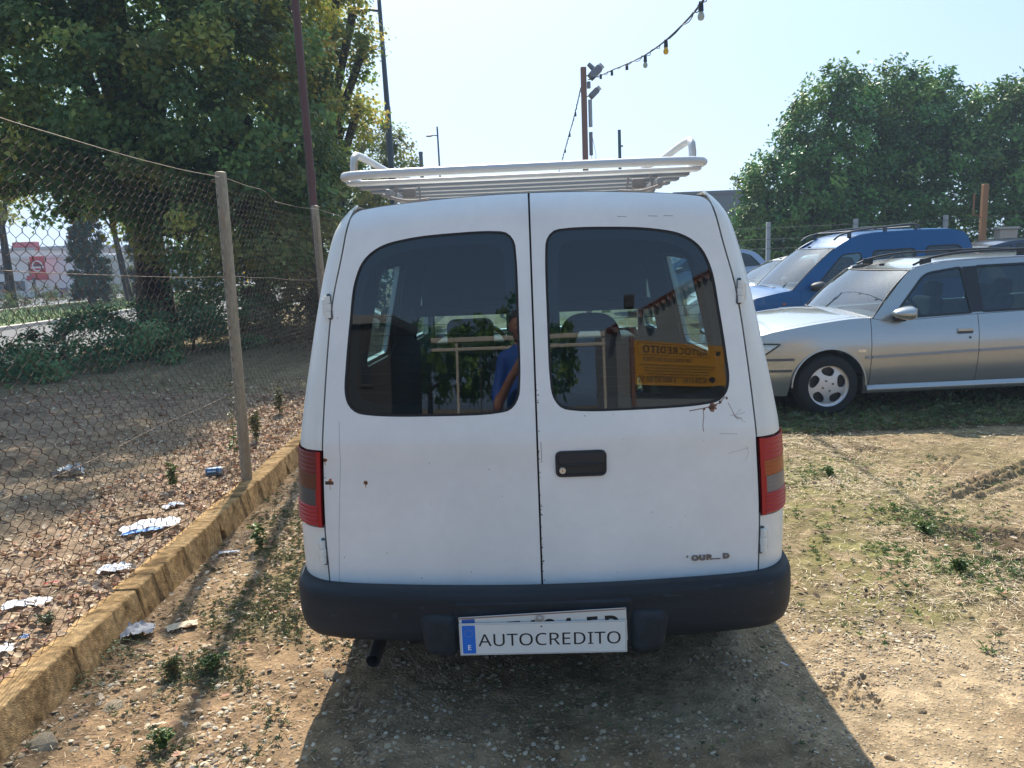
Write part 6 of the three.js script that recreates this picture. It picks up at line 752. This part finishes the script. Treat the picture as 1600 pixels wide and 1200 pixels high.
{ // litter
  const r = rng(91), crumple = (w, d, h, seed) => { const g = grid(14, 10, (u, v) => V((u - 0.5) * w * (1 + 0.15 * noise(v * 4, seed)), h * (0.35 + 0.65 * Math.abs(fbm(u * 4 + seed, v * 4, 3)) * 1.8) * Math.sin(Math.PI * clamp(u, 0.04, 0.96)) ** 0.3, (v - 0.5) * d * (1 + 0.2 * noise(u * 4, seed + 5)))); return g; };
  const paper = mat([0.72, 0.73, 0.76], 0.8, 0, { transmission: 0.1 }), lit = (name, label, cat, x, z, w, d, h, m, ry, extra) => { const t = thing(name, label, cat, [x, groundY(x, z) + 0.008, z], ry); part(t, 'sheet', crumple(w, d, h, x * 7), m); if (extra) extra(t); return t; };
  lit('paper_scrap', 'large crumpled white and blue paper on leaves by the kerb', 'litter', -2.12, -4.26, 0.3, 0.16, 0.05, paper, 0.5, (t) => part(t, 'blue_strip', crumple(0.2, 0.035, 0.03, 3).translate(-0.05, 0.012, 0.1), mat([0.08, 0.25, 0.6], 0.5)));
  lit('paper_scrap', 'small torn white paper lower down along the kerb', 'litter', -2.0, -3.6, 0.14, 0.08, 0.04, paper, 0.3); lit('paper_scrap', 'flat white paper scrap near the left edge of the verge', 'litter', -2.23, -3.27, 0.19, 0.09, 0.025, paper, 0.2); lit('paper_scrap', 'white scrap at the bottom left edge by the mesh', 'litter', -2.05, -2.83, 0.1, 0.07, 0.04, paper, 1);
  lit('plastic_bag', 'grey crumpled plastic bag lying in the shade of the verge', 'litter', -3.29, -5.5, 0.2, 0.13, 0.09, mat([0.38, 0.4, 0.45], 0.5, 0, { transmission: 0.2 }), 0.4);
  lit('paper_scrap', 'bluish paper scrap half under leaves near the green weed', 'litter', -2.17, -4.68, 0.12, 0.07, 0.03, mat([0.4, 0.45, 0.55], 0.7), 0.8); lit('bottle_cap', 'small blue plastic bit on the verge', 'litter', -2.04, -2.95, 0.03, 0.03, 0.02, mat([0.2, 0.3, 0.5], 0.5), 0); lit('cloth_rag', 'grey rag lying at the foot of the kerb', 'litter', -1.69, -3.17, 0.13, 0.1, 0.06, mat([0.3, 0.3, 0.32], 0.9), 0.3); lit('cardboard_scrap', 'folded tan cardboard scrap on the gravel', 'litter', -1.53, -3.25, 0.13, 0.06, 0.02, mat([0.52, 0.42, 0.3], 0.85), 0.5); lit('paper_scrap', 'white strip beside the holed kerb stone', 'litter', -1.63, -4.12, 0.11, 0.025, 0.02, paper, 0.1); lit('paper_scrap', 'thin white sliver on the edge of the van shadow', 'litter', 1.02, -2.77, 0.008, 0.04, 0.004, paper, 0.6);
  lit('red_wrapper', 'small red wrapper among the leaves of the verge', 'litter', -2.25, -3.5, 0.07, 0.02, 0.012, mat([0.4, 0.04, 0.03], 0.5), 0.3);
  const c = thing('drink_can', 'dented blue and silver drink can lying by the fence post', 'can', [-2.17, groundY(-2.17, -5.37) + 0.033, -5.37], 0.25); part(c, 'can_body', new THREE.LatheGeometry([[0.001, -0.06], [0.026, -0.058], [0.033, -0.048], [0.0325, 0], [0.033, 0.048], [0.027, 0.057], [0.001, 0.055]].map((p) => new THREE.Vector2(...p)), 28).rotateZ(Math.PI / 2), mat([1, 1, 1], 0.3, 0.6, { map: canvasTex(64, 64, (k) => { k.fillStyle = '#7f98ad'; k.fillRect(0, 0, 64, 64); k.fillStyle = '#3d5f80'; k.fillRect(0, 18, 64, 22); k.fillStyle = '#c3cdd4'; for (let i = 0; i < 7; i++) k.fillRect(i * 9 + 2, 22, 3, 14); }) })); part(c, 'can_rim', new THREE.TorusGeometry(0.027, 0.002, 6, 24).rotateY(Math.PI / 2).translate(0.056, 0, 0), M.steel);
  const st = (label, a, b, rr) => { const t = thing('stick', label, 'stick', [a[0], 0.14, a[1]]); part(t, 'twig', tube([[0, 0.02, 0], [(b[0] - a[0]) * 0.5, 0.035, (b[1] - a[1]) * 0.5 + 0.02], [b[0] - a[0], 0.02, b[1] - a[1]]], rr, 12, 6), mat([0.3, 0.2, 0.12], 0.9)); };
  st('broken stick on the leaf litter near the paper', [-2.36, -4.27], [-2.2, -4.46], 0.01); st('long dark twig lying along the verge by the kerb', [-2.02, -3.6], [-1.93, -4.35], 0.006);
}
// ------------------------------------------------------------------ what the rear windows mirror: the yard behind the camera and the person taking the picture
{
  const d = new THREE.Vector2(3.58, 1.1).normalize(), ry = -Math.atan2(d.y, d.x) + Math.PI; // faces the van
  const w = thing('white_yard_building', 'white yard building with sloping tiled roof edge, mirrored in the right rear window', 'building', [4.2, 0, 8.62], ry), wm = plaster([0.27, 0.29, 0.31]);
  const sh = new THREE.Shape([[-5.5, 0], [2.12, 0], [2.12, 2.25], [-3.2, 3.75], [-5.5, 3.1]].map((p) => new THREE.Vector2(...p)));
  part(w, 'wall', new THREE.ExtrudeGeometry(sh, { depth: 1.6, bevelEnabled: false }).translate(0, 0, -1.6), wm);
  const tm = [mat([0.36, 0.14, 0.08], 0.85), mat([0.3, 0.11, 0.065], 0.85)]; for (let k = 0; k < 24; k++) { const t = k / 24, x = lerp(2.2, -3.2, t), y = lerp(2.27, 3.8, t); part(w, 'roof_tile', new THREE.CylinderGeometry(0.1, 0.11, 0.4, 10, 1, true, -Math.PI / 2, Math.PI).rotateX(Math.PI / 2).rotateX(0).translate(x, y, -0.1), tm[k % 2]); }
  part(w, 'bull_plaque', new THREE.SphereGeometry(0.16, 12, 10).scale(1, 1, 0.3).translate(0.9, 2.35, 0.06), mat([0.05, 0.04, 0.04], 0.7)); part(w, 'wall_lamp', box(0.14, 0.3, 0.16, -2.2, 2.5, 0.08, 0.04), mat([0.12, 0.05, 0.03], 0.7));
  const ban = thing('banner', 'yellow AUTOCREDITO banner with phone numbers fixed to the white wall', 'banner', [4.36, 1.58, 8.53 + 0.0], ry); ban.rotation.z = rad(2.3);
  part(ban, 'sheet', box(3.75, 0.76, 0.02, 0, 0, 0.03, 0.005), mat([0.55, 0.3, 0.02], 0.7));
  part(ban, 'print', grid(1, 1, (u, v) => V((u - 0.5) * 3.74, (v - 0.5) * 0.75, 0.043)), mat([1, 1, 1], 0.7, 0, { map: canvasTex(1500, 304, (c, W, H) => { c.fillStyle = '#d79a26'; c.fillRect(0, 0, W, H); c.fillStyle = '#20222a'; c.textAlign = 'left'; c.font = 'bold 74px sans-serif'; const wide = (t, x, y, w) => { const k = c.measureText(t).width; c.save(); c.translate(x, y); c.scale(w / k, 1); c.fillText(t, 0, 0); c.restore(); }; wide('AUTOCREDITO', 270, 80, 1060); c.strokeStyle = '#5a4416'; c.lineWidth = 4; c.strokeRect(210, 12, 1180, 82); c.font = 'bold 40px sans-serif'; wide('300 VEHICULOS EN STOCK.', 560, 138, 780); c.fillStyle = '#4a3a18'; for (let k = 0; k < 5; k++) { let x = 150 + 40 * k; const r = rng(k + 1); while (x < 1330 - k * 30) { const w = 12 + r() * 44; c.fillRect(x, 160 + k * 21, w, 9); x += w + 10; } } c.fillStyle = '#20222a'; c.font = 'bold 50px sans-serif'; wide('96 206 63 66', 290, 286, 420); c.font = 'bold 60px sans-serif'; wide('600 43 00 59', 880, 286, 520); c.fillRect(830, 244, 22, 44); c.beginPath(); c.ellipse(200, 262, 60, 22, 0, 0, 7); c.fill(); c.fillRect(80, 40, 60, 34); }) }));
  const p = thing('lamp_post', 'rusty post with a floodlight behind the camera, mirrored in the right window', 'lamp post', [2.25, 0, 6.1]); part(p, 'pole', box(0.11, 2.45, 0.11, 0, 1.22, 0, 0.01), brownPole); part(p, 'floodlight', box(0.24, 0.2, 0.2, -0.05, 2.45, -0.08, 0.03), M.greyPlastic); part(p, 'conduit', bar([0.18, 1.9, 0], [0.18, 2.35, 0], 0.03), mat([0.4, 0.4, 0.38], 0.7));
  const fr = thing('gate_frame', 'cream steel gate frame behind the photographer', 'gate', [-0.7, 0, 6]), cm = mat([0.6, 0.56, 0.48], 0.6); part(fr, 'top_bar', box(4.5, 0.07, 0.06, 0, 2.0, 0, 0.01), cm); part(fr, 'lower_bar', box(4.5, 0.05, 0.05, 0, 1.86, 0, 0.01), cm); for (const x of [-1.55, 2.2]) part(fr, 'upright', box(0.07, 1.95, 0.06, x, 0.97, 0, 0.01), cm); part(fr, 'mesh_panel', [0.6, 1.0].map((x) => box(0.03, 1.8, 0.03, -1.55 + x, 0.95, 0, 0.005)), M.greyPlastic);
  building('dark_house', 'dark house beyond the yard, mirrored at the left of the left window', -9.8, 15.5, 3, 3.3, 5, plaster([0.07, 0.065, 0.065]), { ry: Math.PI, windows: [[0, 2, 0.8, 1]], frame: plaster([0.1, 0.09, 0.085]) });
  tree('yard_tree', 'dark yard tree behind the camera, mirrored low in the left window', [-9.5, 0, 26], 2, 0.25, [[-9.5, 2.7, 26, 2.4, 1.6, 2], [-12.5, 2.2, 27, 2.2, 1.5, 2], [-6.5, 2.9, 28, 2.2, 1.8, 2]], { seed: 201, n: 40, size: 0.3, tones: GL, clump: 0.5, leaf: 'broad' });
  tree('yard_tree', 'second dark yard tree behind the camera nearer the middle', [-2.5, 0, 25], 2, 0.25, [[-2.5, 3.2, 25, 2.2, 1.9, 2], [0.5, 2.8, 26, 1.8, 1.6, 1.8]], { seed: 202, n: 40, size: 0.3, tones: GL, clump: 0.5, leaf: 'broad' });
}
{ // the photographer, standing just behind and left of the lens with the phone held up
  const P = thing('person', 'person in a blue shirt holding up a phone, mirrored in the left rear window', 'person', [-0.2, 0, 0.42]);
  const caps = [ // joints, radii, and what covers them: 0 skin, 1 shirt, 2 trousers, 3 shoes
    [[0, 0.95, 0], [0, 1.2, 0.01], 0.15, 0.145, 1], [[0, 1.2, 0.01], [0, 1.4, 0.02], 0.15, 0.13, 1], [[-0.13, 1.41, 0.02], [0.13, 1.41, 0.02], 0.075, 0.075, 1], [[0, 1.42, 0.02], [0, 1.53, 0], 0.058, 0.055, 0],
    [[-0.19, 1.4, 0.02], [-0.25, 1.17, -0.05], 0.06, 0.05, 1], [[-0.25, 1.17, -0.05], [-0.23, 1.1, -0.12], 0.048, 0.044, 1], [[-0.23, 1.1, -0.12], [0.05, 1.42, -0.33], 0.042, 0.03, 0],
    [[0.19, 1.4, 0.02], [0.3, 1.17, -0.05], 0.06, 0.05, 1], [[0.3, 1.17, -0.05], [0.31, 1.13, -0.12], 0.048, 0.044, 1], [[0.31, 1.13, -0.12], [0.27, 1.45, -0.33], 0.042, 0.03, 0],
    [[-0.09, 0.93, 0], [-0.11, 0.5, -0.02], 0.1, 0.07, 2], [[-0.11, 0.5, -0.02], [-0.12, 0.1, 0.03], 0.066, 0.045, 2], [[0.09, 0.93, 0], [0.12, 0.5, -0.02], 0.1, 0.07, 2], [[0.12, 0.5, -0.02], [0.14, 0.1, 0.03], 0.066, 0.045, 2],
    [[-0.12, 0.05, 0.04], [-0.13, 0.04, -0.15], 0.045, 0.038, 3], [[0.14, 0.05, 0.04], [0.16, 0.04, -0.15], 0.045, 0.038, 3]];
  const head = [[[0, 1.66, -0.01], [0, 1.63, -0.02], 0.092, 0.085, 0], [[0, 1.6, -0.045], [0, 1.57, -0.05], 0.06, 0.05, 0], [[0, 1.65, -0.105], [0, 1.615, -0.118], 0.012, 0.018, 0], [[-0.09, 1.65, 0], [-0.092, 1.62, 0], 0.018, 0.014, 0], [[0.09, 1.65, 0], [0.092, 1.62, 0], 0.018, 0.014, 0], [[0, 1.55, 0], [0, 1.5, 0], 0.056, 0.056, 0]];
  const hand = (sg, x, y, z) => { const q = [[[x, y, z], [x - sg * 0.01, y + 0.06, z - 0.03], 0.026, 0.03, 0], [[x - sg * 0.022, y + 0.06, z - 0.03], [x + sg * 0.015, y + 0.07, z - 0.03], 0.022, 0.022, 0]]; for (let k = 0; k < 4; k++) { const a = [x - sg * (0.026 - 0.0 * k), y + 0.045 + k * 0.017, z - 0.045], b = [a[0] - sg * 0.022, a[1] + 0.004, a[2] - 0.022 + 0.002 * k], c = [b[0] + sg * 0.016, b[1] + 0.004, b[2] - 0.012]; q.push([a, b, 0.009, 0.0085, 0], [b, c, 0.0085, 0.0075, 0]); } q.push([[x + sg * 0.012, y + 0.05, z - 0.01], [x - sg * 0.005, y + 0.085, z - 0.004], 0.011, 0.009, 0], [[x - sg * 0.005, y + 0.085, z - 0.004], [x - sg * 0.02, y + 0.105, z - 0.012], 0.009, 0.008, 0]); return q; };
  const field = (cs, p, k) => { let d = 1e9, best = 0, bd = 1e9; for (const [a, b, r0, r1, m] of cs) { const bx = b[0] - a[0], by = b[1] - a[1], bz = b[2] - a[2], px = p[0] - a[0], py = p[1] - a[1], pz = p[2] - a[2], t = clamp((px * bx + py * by + pz * bz) / (bx * bx + by * by + bz * bz), 0, 1), q = Math.hypot(px - bx * t, py - by * t, (pz - bz * t) * (m === 1 || m === 2 ? 1.12 : 1)) - lerp(r0, r1, t); if (q < bd) { bd = q; best = m; } const h = Math.max(k - Math.abs(d - q), 0) / k; d = Math.min(d, q) - h * h * k * 0.25; } return [d, best]; };
  const cols = [[0.42, 0.2, 0.13], [0.02, 0.09, 0.4], [0.03, 0.035, 0.05], [0.05, 0.05, 0.05]];
  const mesh = (cs, c, half, N, k) => { const mc = new MarchingCubes(N, M.black, false, false, 120000); mc.isolation = 0; const s = 2 / N * half; for (let z = 0; z < N; z++) for (let y = 0; y < N; y++) for (let x = 0; x < N; x++) { const p = [c[0] + (x - N / 2) * s, c[1] + (y - N / 2) * s, c[2] + (z - N / 2) * s]; mc.field[x + y * N + z * N * N] = -field(cs, p, k)[0]; } mc.update(); const n = mc.count, pos = mc.positionArray.slice(0, n * 3), nor = mc.normalArray.slice(0, n * 3), col = new Float32Array(n * 3); for (let i = 0; i < n; i++) { for (let a = 0; a < 3; a++) pos[i * 3 + a] = pos[i * 3 + a] * half + c[a]; const m = field(cs, [pos[i * 3], pos[i * 3 + 1], pos[i * 3 + 2]], k)[1]; col.set(cols[m], i * 3); } const g = new THREE.BufferGeometry(); g.setAttribute('position', new THREE.BufferAttribute(pos, 3)); g.setAttribute('normal', new THREE.BufferAttribute(nor, 3)); g.setAttribute('uv', new THREE.BufferAttribute(new Float32Array(n * 2), 2)); g.setAttribute('color', new THREE.BufferAttribute(col, 3)); return g; };
  part(P, 'body', [mesh(caps, [0, 0.8, 0], 0.86, 110, 0.05), mesh(head, [0, 1.62, 0], 0.16, 70, 0.03), mesh(hand(-1, 0.05, 1.42, -0.33), [0.06, 1.46, -0.36], 0.1, 60, 0.008), mesh(hand(1, 0.27, 1.45, -0.33), [0.26, 1.49, -0.36], 0.1, 60, 0.008)], mat([1, 1, 1], 0.7, 0, { vertexColors: true }));
  part(P, 'hair', new THREE.SphereGeometry(0.104, 24, 16, 0, 6.2832, 0, 1.45).rotateX(0.35).translate(0, 1.665, 0.0), mat([0.05, 0.035, 0.025], 0.8)); for (const x of [-0.034, 0.034]) part(P, 'eye', new THREE.SphereGeometry(0.011, 10, 8).translate(x, 1.645, -0.093), M.black); part(P, 'mouth', box(0.045, 0.008, 0.008, 0, 1.578, -0.1, 0.003), mat([0.3, 0.09, 0.08], 0.6));
  const ph = thing('phone', 'dark phone held up by the person in blue', 'phone', [-0.03, 1.555, 0.05]); part(ph, 'case', box(0.165, 0.078, 0.009, 0, 0, 0, 0.004), M.black); part(ph, 'screen', box(0.15, 0.07, 0.002, 0, 0, 0.005, 0.0008), mat([0.02, 0.02, 0.025], 0.1));
}
scene.fog = new THREE.FogExp2(0xcfe2f5, 0.0018); // thin haze added to lift the darks the way lens glare does
renderer.render(scene, camera);
